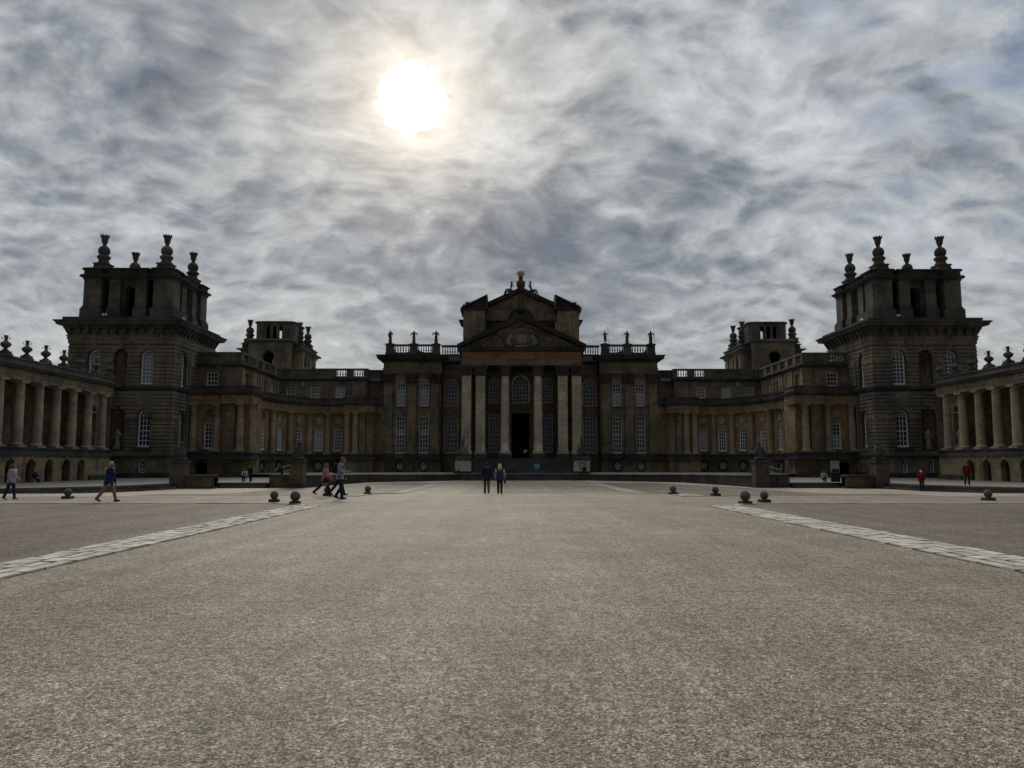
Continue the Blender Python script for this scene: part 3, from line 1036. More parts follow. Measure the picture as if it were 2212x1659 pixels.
def setts(x0, x1, y0, y1, drift=0.0, name='kerb_strip', rows=4, seed=1, ln=0.42):
    rnd = random.Random(seed)
    bed = MB()
    yy = y0
    while yy < y1:
        ye = min(yy + 2, y1)
        bed.poly([(x0 + drift * (yy - y0), yy, gz(0, yy) + 0.010), (x1 + drift * (yy - y0), yy, gz(0, yy) + 0.010), (x1 + drift * (ye - y0), ye, gz(0, ye) + 0.010), (x0 + drift * (ye - y0), ye, gz(0, ye) + 0.010)])
        yy = ye
    tag(bed.build('kerb_bed', 'joint_dirt'), kind='structure')
    mb = MB()
    W = (x1 - x0) / rows
    for r in range(rows):
        y = y0 + rnd.random() * 0.3
        while y < y1:
            L = ln * rnd.uniform(0.65, 1.5)
            ye = min(y + L, y1)
            sk = rnd.uniform(-0.05, 0.05)
            dx = drift * (y - y0)
            a, b = x0 + r * W + 0.022 + dx + rnd.uniform(-.05, .03), x0 + (r + 1) * W - 0.022 + dx + rnd.uniform(-.03, .05)
            g0, g1 = gz(0, y), gz(0, ye)
            h = 0.022 + rnd.random() * 0.014
            mb.hexa([(a, y, g0 - 0.02), (b, y + sk, g0 - 0.02), (b, ye - 0.03 + sk, g1 - 0.02), (a, ye - 0.03, g1 - 0.02)],
                    [(a + 0.012, y + 0.012, g0 + h), (b - 0.012, y + sk + 0.012, g0 + h), (b - 0.012, ye - 0.045 + sk, g1 + h), (a + 0.012, ye - 0.045, g1 + h)])
            y = ye
    return tag(mb.build(name, 'kerb_setts'), kind='structure')


setts(LX0, LX1, -12, 28.6, seed=1)
setts(RX0, RX1, -12, 28.6, seed=2)
setts(-10.2, -9.1, 36.9, 76, drift=0.022, seed=3)
setts(6.6, 7.8, 36.9, 76, drift=-0.006, seed=4)


def edge_line(pts, w_=0.22, seed=5):
    rnd = random.Random(seed)
    mb = MB()
    for (xa, ya), (xb, yb) in zip(pts, pts[1:]):
        d = Vector((xb - xa, yb - ya))
        L = d.length
        d.normalize()
        n = Vector((-d.y, d.x)) * w_
        t = 0
        while t < L:
            e = min(L, t + rnd.uniform(0.6, 1.1))
            p, q = Vector((xa, ya)) + d * (t + 0.02), Vector((xa, ya)) + d * (e - 0.02)
            h = 0.025 + rnd.random() * 0.012
            mb.hexa([(p.x, p.y, gz(0, p.y) - .02), (q.x, q.y, gz(0, q.y) - .02), (q.x + n.x, q.y + n.y, gz(0, q.y) - .02), (p.x + n.x, p.y + n.y, gz(0, p.y) - .02)],
                    [(p.x, p.y, gz(0, p.y) + h), (q.x, q.y, gz(0, q.y) + h), (q.x + n.x, q.y + n.y, gz(0, q.y) + h), (p.x + n.x, p.y + n.y, gz(0, p.y) + h)])
            t = e
    return tag(mb.build('kerb_edging', 'kerb_setts'), kind='structure')


edge_line([(-70, 30.2), (-11.3, 30.2), (-10.2, 29.6), (-9.6, 28.7)])
edge_line([(70, 30.2), (8.2, 30.2), (7.1, 29.6), (6.5, 28.7)], seed=6)

# ------------------------------------------------------------------ pavement and terrace
KERB = [(-60, 42.0), (-42, 44.6), (-34.3, 48.6), (-31.2, 51.6), (-29.3, 56.0), (-28.9, 60.9)]
TW = [(-19.05, 64.6, 0.66), (-18.7, 70, 0.60), (-17.0, 82.0, 0.48), (-7.9, 90.6, 0.38)]
for s in (1, -1):
    mb = MB(s)
    pts = KERB + [(-28.9, 61.9), (-25.9, 61.9), (-25.7, 63.6), (-21.9, 63.6), (-21.9, 90), (-21.9, 104), (-60, 104)]
    tris = tessellate_polygon([[Vector((x, y, 0)) for x, y in pts]])
    idx = [mb.P((x, y, 0.0)) for x, y in pts]
    for t in tris:
        mb.face([idx[k] for k in t])
    tag(mb.build('pavement', 'paving'), kind='structure')
    mb = MB(s)
    mb.sweep(KERB, [(0.02, 0.006), (0.02, -0.20), (-0.30, -0.20), (-0.30, 0.006)])
    mb.sweep(KERB, [(0.42, -0.225), (0.42, -0.70), (-0.2, -0.70), (-0.2, -0.225)])
    tag(mb.build('pavement_kerb', 'weathered_stone', loc=(s * -34, 50, 0)), 'low two-course stone kerb edging the pavement before the %s colonnade' % ('left' if s > 0 else 'right'), 'kerb')
    # stone steps from the court to the pavement
    mb = MB(s)
    for i in range(3):
        mb.box(-25.75, -21.95, 62.45 + i * 0.38, 63.7, -0.62 + i * 0.15, -0.47 + 0.155 * (i + 1))
    tag(mb.build('court_steps', 'step_stone', loc=(s * -23.8, 63, 0)), 'short flight of worn stone steps between the low walls at %s' % ('left' if s > 0 else 'right'), 'steps')
    # steps from pavement up to the central terrace
    mb = MB(s)
    for i in range(3):
        mb.box(-22.6 + i * 0.33, -21.2, 66.5, 86.5, 0.0, 0.125 * (i + 1) - 0.004)
    tag(mb.build('terrace_steps', 'step_stone', loc=(s * -22, 76, 0)), 'long dark steps climbing sideways to the %s end of the terrace' % ('left' if s > 0 else 'right'), 'steps')
    # retaining wall of the terrace
    mb = MB(s)
    a = [(x, y, z) for x, y, z in TW]
    mb.sweep([(x, y, z - 0.38) for x, y, z in a] + [(-7.0, 91.0, -0.01)], [(0.0, 0.26), (0.0, -0.95), (-0.5, -0.95), (-0.5, 0.26)])
    w1 = mb.build('terrace_wall', 'sooty_shaded_stone', loc=(s * -15, 80, 0))
    tag(w1, 'dark stone retaining wall of the terrace %s of the entrance steps' % ('left' if s > 0 else 'right'), 'wall')
    mb = MB(s)
    mb.sweep([(x, y, z - 0.38) for x, y, z in a] + [(-7.0, 91.0, -0.01)], [(0.09, 0.27), (0.09, 0.383), (-0.58, 0.383), (-0.58, 0.27)])
    mb.build('coping', 'paving', w1)
    mb = MB(s)
    mb.box(-8.9, -6.93, 90.55, 92.75, -0.7, 0.2)
    mb.build('end_block', 'pier_stone', w1)
    mb = MB(s)
    mb.box(-8.98, -6.9, 90.45, 92.8, 0.2, 0.385)
    mb.build('end_coping', 'weathered_stone', w1)
mb = MB()
FL = [(-21.3, 66.5), (-19.4, 66.5), (-19.2, 70.3), (-17.4, 82.3), (-8.1, 91.0), (-6.95, 92.4), (6.95, 92.4), (8.1, 91.0), (17.4, 82.3), (19.2, 70.3), (19.4, 66.5), (21.3, 66.5),
      (21.3, 88), (33, 88), (33, 110), (-33, 110), (-33, 88), (-21.3, 88)]
idx = [mb.P((x, y, 0.36)) for x, y in FL]
for t in tessellate_polygon([[Vector((x, y, 0)) for x, y in FL]]):
    mb.face([idx[k] for k in t])
tag(mb.build('terrace', 'paving'), kind='structure')

# entrance steps (two flights)
st = empty('entrance_steps', (0, 94, 0), 'broad dark stone staircase rising in two flights to the columned portico', 'steps')
mb = MB()
for i in range(5):
    mb.box(-6.95, 6.95, 91.05 + i * 0.32, 92.9, -0.62, -0.46 + 0.162 * (i + 1))
mb.build('lower_flight', 'step_stone', st)
mb = MB()
mb.box(-6.96, 6.96, 92.62, 92.92, 0.356, 0.366)
mb.build('landing_edge', 'paving', st)
mb = MB()
for i in range(13):
    mb.box(-6.35, 6.35, 94.2 + i * 0.34, 98.65, 0.34, 0.36 + 0.1454 * (i + 1))
mb.build('upper_flight', 'step_stone', st)

# ------------------------------------------------------------------ central block
pb = empty('palace_block', (0, 107, 0.3), 'tall central palace block with columned portico, pediment and balustraded roof', 'palace')
wl, ent, cor, dk = MB(), MB(), MB(), MB()
for s in (1, -1):
    for q in (wl, ent, cor, dk):
        q.mir = s
    bsm = MB(s)
    # pavilion wall
    F, L = FR((-19.5, 107), (-11.4, 107))
    o = 19.5
    c1, c2 = -17.12 + o, -13.8 + o
    holes = []
    for c in (c1, c2):
        holes += [h_arch(c - .66, c + .66, 9.76, 13.62), h_rect(c - .66, c + .66, 3.04, 8.23), h_rect(c - .33, c + .33, 15.33, 16.0)]
    wl.panel(F, L, 2.0, 16.3, holes, 0.4)
    for c in (c1, c2):
        surround((pb, 'window_surround', 'limestone', s), F, c - .66, c + .66, 9.76, 13.62, True, 0.2, 0.10)
        surround((pb, 'window_surround', 'limestone', s), F, c - .66, c + .66, 3.04, 8.23, False, 0.2, 0.10)
        ent.obox(F, c - 1.0, c + 1.0, 8.45, 9.35, -0.02, 0.09)
        window(pb, s, F, c - .66, c + .66, 9.76, 13.62, 3, 6, True, 0.3, blind=(0.0, 0.78) if s > 0 else (0.0, 0.62))
        window(pb, s, F, c - .66, c + .66, 3.04, 8.23, 3, 8, False, 0.3, blind=(0.5, 0.62) if s > 0 else None)
        window(pb, s, F, c - .33, c + .33, 15.33, 16.0, 2, 2, False, 0.2, bar=0.06, frame=0.07)
    # basement with round windows
    bsm.panel(F, L, 0.3, 2.0, [h_circ(c, 1.21, 0.47) for c in (c1, c2)], 0.3)
    for c in (c1, c2):
        pc((pb, 'roundel_ring', 'sooty_shaded_stone', s), 'ring', F, c, 1.21, 0.47, 0.72, -0.02, 0.10, n=18)
        pc((pb, 'keystone', 'sooty_shaded_stone', s), 'obox', F, c - .13, c + .13, 1.75, 2.2, 0.05, 0.2)
        oculus(pb, s, F, c, 1.21, 0.46, 0.15)
    bsm.build('basement', 'basement_stone', pb)
    # pilaster pedestals
    for x in (-18.89, -15.54, -12.23):
        u = x + o
        pc((pb, 'pilaster_pedestal', 'sooty_shaded_stone', s), 'obox', F, u - .84, u + .84, 1.98, 2.96, -0.02, 0.66)
    pc((pb, 'basement_ledge', 'sooty_shaded_stone', s), 'obox', F, -0.1, L + 0.1, 1.98, 2.5, -0.3, 0.30)
    # sides
    F2, L2 = FR((-19.5, 127), (-19.5, 107))
    wl.panel(F2, L2, 0.3, 16.3)
    F3, L3 = FR((-11.4, 107), (-11.4, 109.2))
    wl.panel(F3, L3, 0.3, 16.3)
    # recessed bay
    F4, L4 = FR((-11.4, 109.1), (-7.9, 109.1))
    o4 = 11.4
    u0, u1 = -11.12 + o4, -9.1 + o4
    wl.panel(F4, L4, 0.3, 16.3, [h_arch(u0, u1, 9.91, 13.87), h_rect(u0, u1, 3.07, 8.36)], 0.4)
    surround((pb, 'window_surround', 'limestone', s), F4, u0, u1, 9.91, 13.87, True, 0.2, 0.1)
    surround((pb, 'window_surround', 'limestone', s), F4, u0, u1, 3.07, 8.36, False, 0.2, 0.1)
    window(pb, s, F4, u0, u1, 9.91, 13.87, 4, 5, True, 0.3)
    window(pb, s, F4, u0, u1, 3.07, 8.36, 4, 8, False, 0.3)
    # pavilion entablature
    path = [(-19.62, 127), (-19.62, 106.56), (-11.32, 106.56), (-11.32, 108.75), (-8.2, 108.75)]
    ent.sweep(path, [(-0.6, 14.42), (0, 14.42), (0, 14.70), (0.05, 14.70), (0.05, 15.02), (0.14, 15.04), (0.14, 15.14), (0.0, 15.16), (0.0, 16.0), (-0.6, 16.0)])
    cor.sweep(path, [(-0.6, 16.0), (0.12, 16.0), (0.16, 16.2), (0.34, 16.24), (0.34, 16.40), (0.82, 16.46), (0.84, 16.72), (1.0, 16.9), (1.0, 16.98), (-0.6, 17.06)])
    for q in range(12):                                      # modillions
        cor.box(-19.4 + q * 0.7, -19.15 + q * 0.7, 105.9, 106.4, 16.22, 16.44)
    # roof balustrade with pedestals
    for x in (-18.75, -15.35, -12.15):
        para = MB(s)
        para.cbox(x, 106.75, 1.12, 0.75, 17.04, 18.5)
        para.cbox(x, 106.75, 1.3, 0.95, 18.5, 18.68)
        para.cbox(x, 106.75, 1.25, 0.88, 17.04, 17.42)
        para.build('roof_pedestal', 'weathered_stone', pb)
    for a, b in (((-18.2, 106.75), (-15.9, 106.75)), ((-14.8, 106.75), (-12.7, 106.75)), ((-11.55, 108.9), (-8.3, 108.9))):
        para = MB(s)
        balustrade(para, a, b, 17.04, 18.62 if b[1] < 107 else 18.84)
        para.build('balustrade', 'weathered_stone', pb)
    para = MB(s)
    solid_parapet(para, (-19.2, 126), (-19.2, 107.2), 17.04, 18.6)
    para.build('side_parapet', 'weathered_stone', pb)
    # low gable roof seen through the balusters
    pc((pb, 'low_gable_roof', 'sooty_shaded_stone', s), 'ext_y', [(-19.0, 17.0), (-15.35, 18.15), (-11.7, 17.0)], 108.5, 126)
    # portico side wall and piers
    F5, L5 = FR((-8.0, 108.9), (-8.0, 100.9))
    wl.panel(F5, L5, 0.3, 14.8)
    x = -2.2
    prof = [(0.80, 2.85), (0.84, 2.96), (0.70, 3.10), (0.74, 3.2), (0.60, 3.3)] + [(0.60 - 0.075 * (k / 8) ** 1.7, 3.3 + 9.94 * k / 8) for k in range(9)]
    # portico rear wall, left half
    F6, L6 = FR((-8.0, 107.0), (0, 107.0))
    hs = [h_arch(8 - 4.56, 8 - 3.03, 10.16, 13.9), h_rect(8 - 4.56, 8 - 3.03, 3.17, 8.57)]
    outer = [(0, 2.2), (8 - 1.22, 2.2), (8 - 1.22, 8.68), (8, 8.68)] + \
            [(8, 10.16), (8 - 1.24, 10.16), (8 - 1.24, 12.92)] + [(8 - 1.24 * math.cos(R(a)), 12.92 + 1.24 * math.sin(R(a))) for a in (20, 40, 60, 80, 90)] + [(8, 14.8), (0, 14.8)]
    wl.panel(F6, L6, 2.2, 14.8, hs, 0.4, outer)
    window(pb, s, F6, 8 - 4.56, 8 - 3.03, 10.16, 13.9, 3, 6, True, 0.25)
    window(pb, s, F6, 8 - 4.56, 8 - 3.03, 3.17, 8.57, 3, 9, False, 0.25)
    ent.obox(F6, 0.3, 8 - 1.5, 9.0, 9.5, 0.0, 0.12)
    # attic piers above the pediment
    wl.box(-8.0, -5.0, 102.0, 107.5, 16.5, 22.65)
    ap = [(-4.95, 107), (-4.95, 101.95), (-8.0, 101.95), (-8.0, 108)]
    ap = ap[::-1]
    cor.sweep(ap, [(-0.3, 22.6), (0.05, 22.6), (0.08, 22.72), (0.22, 22.8), (0.22, 22.88), (-0.3, 22.88)])
    cor.sweep([(-8.02, 108), (-8.02, 103.4)], [(-0.3, 20.9), (0.1, 20.9), (0.2, 21.25), (0.6, 21.4), (0.72, 21.6), (-0.3, 21.62)])
    pc((pb, 'attic_half_gable', 'sooty_shaded_stone', s), 'ext_y', [(-7.85, 22.88), (-5.0, 24.45), (-4.95, 22.88)], 102.2, 107.4)
    cor.hexa([(-8.25, 101.75, 22.86), (-4.72, 101.75, 24.62), (-4.72, 107.4, 24.62), (-8.25, 107.4, 22.86)],
             [(-8.3, 101.7, 23.08), (-4.66, 101.7, 24.86), (-4.66, 107.45, 24.86), (-8.3, 107.45, 23.08)])
    cor.box(-4.98, -4.66, 101.75, 107.4, 22.9, 24.7)
    cor.box(-8.5, -5.9, 103.6, 108.2, 22.88, 23.35)
    cor.box(-8.2, -5.8, 103.8, 108.2, 23.35, 23.85)
    cor.box(-7.85, -5.6, 104.0, 108.2, 23.85, 24.22)
    # great rear gable, left half
    wl.ext_y([(-5.0, 21.7), (0, 21.7), (0, 25.7), (-5.0, 23.4)], 104.6, 106.0)
    cor.hexa([(-6.2, 104.0, 22.98), (0, 104.0, 25.85), (0, 106.6, 25.85), (-6.2, 106.6, 22.98)],
             [(-6.2, 103.8, 23.50), (0, 103.8, 26.40), (0, 106.8, 26.40), (-6.2, 106.8, 23.50)])
    for q in range(11):
        t = (q + 0.5) / 12
        cx, cz = -4.9 * (1 - t), 23.4 + 2.3 * t
        cor.box(cx - .1, cx + .1, 104.05, 104.58, cz - 0.05, cz + 0.24)
    pc((pb, 'rear_attic_wall', 'sooty_shaded_stone', s), 'box', -5.0, 0, 107.4, 108, 16.9, 22)  # dark colour stands in for the deep shade between the attic piers
    pc((pb, 'lunette_rim', 'sooty_shaded_stone', s), 'ring', ((0, 104.6), (1, 0), (0, -1)), 0, 21.72, 1.55, 1.82, -0.02, 0.1, math.pi / 2, math.pi, 10)
    # raking cornice of the portico pediment
    cor.hexa([(-8.5, 98.55, 17.0), (0, 98.55, 20.72), (0, 104.5, 20.72), (-8.5, 104.5, 17.0)],
             [(-8.6, 98.35, 17.34), (0, 98.35, 21.52), (0, 104.6, 21.52), (-8.6, 104.6, 17.34)])
    for q in range(18):
        t = (q + 0.5) / 18.5
        cx, cz = -8.1 * (1 - t), 17.25 + 3.52 * t
        cor.box(cx - .1, cx + .1, 98.75, 99.3, cz - 0.16, cz + 0.12)
    wl.ext_y([(-8.0, 17.05), (0, 17.05), (0, 20.75), ], 99.85, 104)
    # broken masonry over the recess
    cor.box(-8.3, -7.9, 100.4, 108.8, 14.7, 17.0)
for q in (wl, ent, cor, dk):
    q.mir = 1
# portico entablature and ceiling
pe = [(-8.02, 108.8), (-8.02, 99.42), (8.02, 99.42), (8.02, 108.8)]
ent.sweep(pe, [(-0.9, 14.7), (0, 14.7), (0, 15.0), (0.05, 15.02), (0.05, 15.38), (0.16, 15.42), (0.16, 15.52), (-0.9, 15.54)])
cor.sweep(pe, [(-0.9, 16.44), (0.1, 16.44), (0.14, 16.56), (0.5, 16.66), (0.52, 16.86), (0.66, 17.0), (-0.9, 17.04)])
rf = MB()
rf.sweep(pe, [(-0.9, 15.54), (0.0, 15.54), (0.0, 16.44), (-0.9, 16.44)])
rf.build('frieze', 'red_stained_stone', pb)
pc((pb, 'portico_ceiling', 'sooty_shaded_stone', 1), 'box', -7.9, 7.9, 100.0, 107.0, 14.72, 14.95)
flr = MB()
flr.box(-8.6, 8.6, 98.6, 107.0, 0.32, 2.245)
flr.build('portico_floor', 'step_stone', pb)
wl.build('wall', 'limestone', pb)
ent.build('entablature', 'limestone', pb)
cor.build('cornice', 'sooty_shaded_stone', pb)
# roofs
mb = MB()
mb.box(-19.3, 19.3, 107.2, 127, 16.3, 16.95)
mb.box(-7.9, 7.9, 104, 108, 16.6, 17.2)
mb.build('roof', 'lead', pb)
# pilasters and columns, one mesh each
for s in (1, -1):
    for x in (-18.89, -15.54, -12.23):
        p = MB(s)
        F, L = FR((-19.5, 107), (-11.4, 107))
        u = x + 19.5
        p.obox(F, u - .61, u + .61, 3.35, 13.02, 0, 0.42)
        p.obox(F, u - .70, u + .70, 3.2, 3.35, -0.02, 0.50)
        p.obox(F, u - .78, u + .78, 2.96, 3.2, -0.02, 0.58)
        po = p.build('pilaster', 'limestone', pb)
        c = MB(s)
        corinth_cap(c, x, 106.96, 13.02, 14.42, 0.58, True)
        c.build('capital', 'weathered_stone', po)
    for x in (-7.35, -5.49):
        p = MB(s)
        c = MB(s)
        c.cbox(x, 100.1, 1.66, 1.66, 2.25, 2.85)
        p.cbox(x, 100.1, 1.24, 1.24, 3.3, 13.24)
        p.cbox(x, 100.1, 1.42, 1.42, 3.12, 3.3)
        p.cbox(x, 100.1, 1.56, 1.56, 2.85, 3.12)
        po = p.build('pier', 'pale_limestone', pb)
        c.build('pier_base', 'weathered_stone', po)
        c = MB(s)
        corinth_cap(c, x, 100.1, 13.24, 14.7, 0.60, True)
        c.build('capital', 'weathered_stone', po)
    p = MB(s)
    p.lathe(-2.2, 100.1, prof, 28)
    po = p.build('column', 'pale_limestone', pb, smooth=True)
    c = MB(s)
    c.cbox(-2.2, 100.1, 1.75, 1.75, 2.25, 2.85)
    c.build('column_base', 'weathered_stone', po)
    c = MB(s)
    corinth_cap(c, -2.2, 100.1, 13.24, 14.7, 0.53)
    c.build('capital', 'weathered_stone', po)
    for a, b in ((-7.98, -7.05), (-6.98, -6.05), (-5.98, -5.05)):
        p = MB(s)
        p.box(a, b, 101.9, 101.998, 17.2, 22.55)
        p.build('attic_strip', 'limestone', pb)
# centre window and doorway
F, L = FR((-8.0, 107.0), (8.0, 107.0))
window(pb, 1, F, 8 - 1.24, 8 + 1.24, 10.16, 14.16, 5, 5, True, 0.25)
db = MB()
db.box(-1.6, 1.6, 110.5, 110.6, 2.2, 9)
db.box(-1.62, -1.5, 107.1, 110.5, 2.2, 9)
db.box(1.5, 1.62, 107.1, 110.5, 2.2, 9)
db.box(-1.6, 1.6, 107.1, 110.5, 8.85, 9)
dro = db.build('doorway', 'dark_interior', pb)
db = MB()
db.box(-1.2, -1.1, 107.2, 108.4, 2.25, 8.0)
db.box(1.1, 1.2, 107.2, 108.4, 2.25, 8.0)
db.build('door_leaf', 'dark_interior', dro)
# lunette
lu = MB()
lu.flat(((0, 104.6), (1, 0), (0, -1)), [(1.55 * math.cos(math.pi * k / 14), 21.72 + 1.55 * math.sin(math.pi * k / 14)) for k in range(15)], 0.004)
lu.build('lunette', 'window_glass', pb)
# carved tympanum: shield, crown, supporters, trophies of arms
rl = MB()
F = ((0, 99.85), (1, 0), (0, -1))
rl.M = None
Y0 = 99.8
rl.tube([(0, Y0, 17.5), (0, Y0 - .05, 17.9), (0, Y0 - .05, 18.6), (0, Y0, 19.05)], [0.45, 0.85, 0.9, 0.6], 16, 0.32, ref=(1, 0, 0))
rl.ball((0, Y0 - .1, 18.25), 0.62, 14, 1, 0.45, 1.1)
for sd in (-1, 1):
    rl.tube([(sd * 0.2, Y0, 19.5), (sd * 0.7, Y0 - .1, 19.75), (sd * 0.95, Y0 - .1, 19.55), (sd * 0.75, Y0, 19.4)], [0.12, 0.14, 0.12, 0.06], 8)
    rl.tube([(sd * 0.75, Y0 - .1, 19.1), (sd * 1.05, Y0 - .2, 18.4), (sd * 0.9, Y0 - .1, 17.7), (sd * 1.2, Y0 - .1, 17.35)], [0.1, 0.15, 0.12, 0.08], 8)
    # supporter beast: body, chest, head, haunch, curled tail
    rl.tube([(sd * 1.35, Y0 - .2, 19.1), (sd * 1.5, Y0 - .25, 18.6), (sd * 1.75, Y0 - .25, 18.0), (sd * 2.0, Y0 - .2, 17.55)], [0.22, 0.34, 0.40, 0.36], 10, 0.7)
    rl.ball((sd * 1.3, Y0 - .25, 19.35), 0.26, 10, 1.1, 0.8, 0.9)
    rl.tube([(sd * 1.5, Y0 - .3, 18.7), (sd * 1.15, Y0 - .35, 18.3), (sd * 0.95, Y0 - .35, 18.5)], [0.16, 0.12, 0.09], 8)
    rl.tube([(sd * 1.9, Y0 - .3, 17.7), (sd * 1.5, Y0 - .35, 17.45), (sd * 1.3, Y0 - .3, 17.2)], [0.2, 0.15, 0.1], 8)
    rl.tube([(sd * 2.25, Y0 - .1, 17.6), (sd * 2.75, Y0 - .1, 17.5), (sd * 2.85, Y0 - .1, 17.95), (sd * 2.55, Y0 - .1, 18.1)], [0.14, 0.13, 0.11, 0.07], 8)
    rnd = random.Random(11 + sd)
    for q in range(26):
        x = rnd.uniform(2.2, 6.6)
        top = 17.2 + (7.9 - x) * 0.42
        a = rnd.uniform(15, 70)
        ln = rnd.uniform(0.4, 1.15) * max(0.35, (7.6 - x) / 4.5)
        zb = rnd.uniform(17.2, max(17.25, top - 0.6))
        x2, z2 = x + ln * math.cos(R(a)) * rnd.choice((1, 1, -1)), zb + ln * math.sin(R(a))
        z2 = min(z2, 17.1 + (8.0 - x2) * 0.44)
        rl.tube([(sd * x, Y0 - .05, zb), (sd * (x + x2) / 2, Y0 - .2, (zb + z2) / 2 + 0.05), (sd * x2, Y0 - .05, z2)], [0.07, rnd.uniform(0.07, 0.16), 0.05], 6)
    for q in range(7):
        x = 2.4 + q * 0.75
        rl.tube([(sd * x, Y0 - .2, 17.24), (sd * (x + 0.6), Y0 - .2, 17.24)], [0.13, 0.16], 8)
    rl.box(min(sd * 3.4, sd * 4.0), max(sd * 3.4, sd * 4.0), 99.55, 99.8, 18.0, 18.65)
rl.box(-1.0, 1.0, 99.5, 99.85, 17.08, 17.35)
rl.lathe(0, Y0 - 0.05, [(0.25, 19.35), (0.42, 19.5), (0.38, 19.72), (0.1, 19.82), (0.06, 20.1), (0.02, 20.3)], 10)
rl.build('relief', 'statue_stone', pb, smooth=True)

# ball finial
bf = empty('ball_finial', (0, 105, 26.1), 'gilded ball on a stone pedestal at the very top of the central gable', 'finial')
mb = MB()
mb.sq(0, 105, [(0.52, 26.1), (0.5, 26.75), (0.62, 26.8), (0.62, 27.25), (0.5, 27.4), (0.34, 27.55)])
mb.lathe(0, 105, [(0.3, 27.5), (0.22, 27.7), (0.36, 27.85), (0.34, 27.98), (0.2, 28.1)], 16)
mb.build('pedestal', 'weathered_stone', bf)
mb = MB()
mb.ball((0, 105, 28.66), 0.60, 28)
mb.build('ball', 'gilding', bf, smooth=True)

# ------------------------------------------------------------------ corner towers
FIN = [(0.92, 0.0), (0.92, 0.12), (0.80, 0.18), (0.72, 0.62), (0.84, 0.68), (0.84, 0.8), (0.66, 0.86)]
FINR = [(0.60, 0.84), (0.66, 0.98), (0.60, 1.1), (0.52, 1.2), (0.60, 1.35), (0.76, 1.55), (0.74, 1.72), (0.52, 1.86), (0.46, 1.92)]


def finial(root, s, x, y, z, sc=1.0, name='finial'):
    mb = MB(s)
    mb.sq(x, y, [(r * sc, z + h * sc) for r, h in FIN])
    mb.lathe(x, y, [(r * sc, z + h * sc) for r, h in FINR], 8, math.pi / 8)
    o = mb.build(name, 'weathered_stone', root)
    b = MB(s)
    b.ball((x, y, z + 2.36 * sc), 0.66 * sc, 18)
    b.build('ball', 'weathered_stone', o, smooth=True)
    c = MB(s)
    pr_ = [(0.28, 2.95), (0.19, 3.06), (0.24, 3.2), (0.31, 3.42), (0.37, 3.47), (0.33, 3.56), (0.35, 3.62), (0.44, 4.05), (0.50, 4.14), (0.47, 4.2)]
    c.lathe(x, y, [(r * sc, z + h * sc) for r, h in pr_], 10)
    for k in range(8):
        a = math.pi / 4 * k
        c.tube([(x + math.cos(a) * 0.42 * sc, y + math.sin(a) * 0.42 * sc, z + 4.05 * sc), (x + math.cos(a) * 0.48 * sc, y + math.sin(a) * 0.48 * sc, z + 4.32 * sc)], [0.10 * sc, 0.05 * sc], 5)
    c.build('crown', 'weathered_stone', o)
    return o


TX, TY, TW_, TD = -45.45, 89.6, 5.9, 5.6


def rustic(mb, F, L, z0, z1, openings, pitch=0.42, out=0.09, gap=0.085):
    """proud horizontal courses, cut back round the openings. openings: (u0,u1,zb,zt,arch)"""
    z = z0
    while z < z1 - 0.1:
        zt = min(z + pitch - gap, z1)
        zm = (z + zt) / 2
        cuts = []
        for (a, b, zb, ztp, arch) in openings:
            if zb - 0.1 < zm < ztp + 0.02:
                r = (b - a) / 2 + 0.02
                c = (a + b) / 2
                hw = r
                if arch and zm > ztp - (b - a) / 2:
                    dz = zm - (ztp - (b - a) / 2)
                    hw = math.sqrt(max(0.0, r * r - dz * dz))
                if hw > 0.05:
                    cuts.append((c - hw, c + hw))
        u = 0.0
        for a, b in sorted(cuts) + [(L, L)]:
            if a - u > 0.08:
                mb.obox(F, u, a, z, zt, -0.02, out)
            u = max(u, b)
        z += pitch


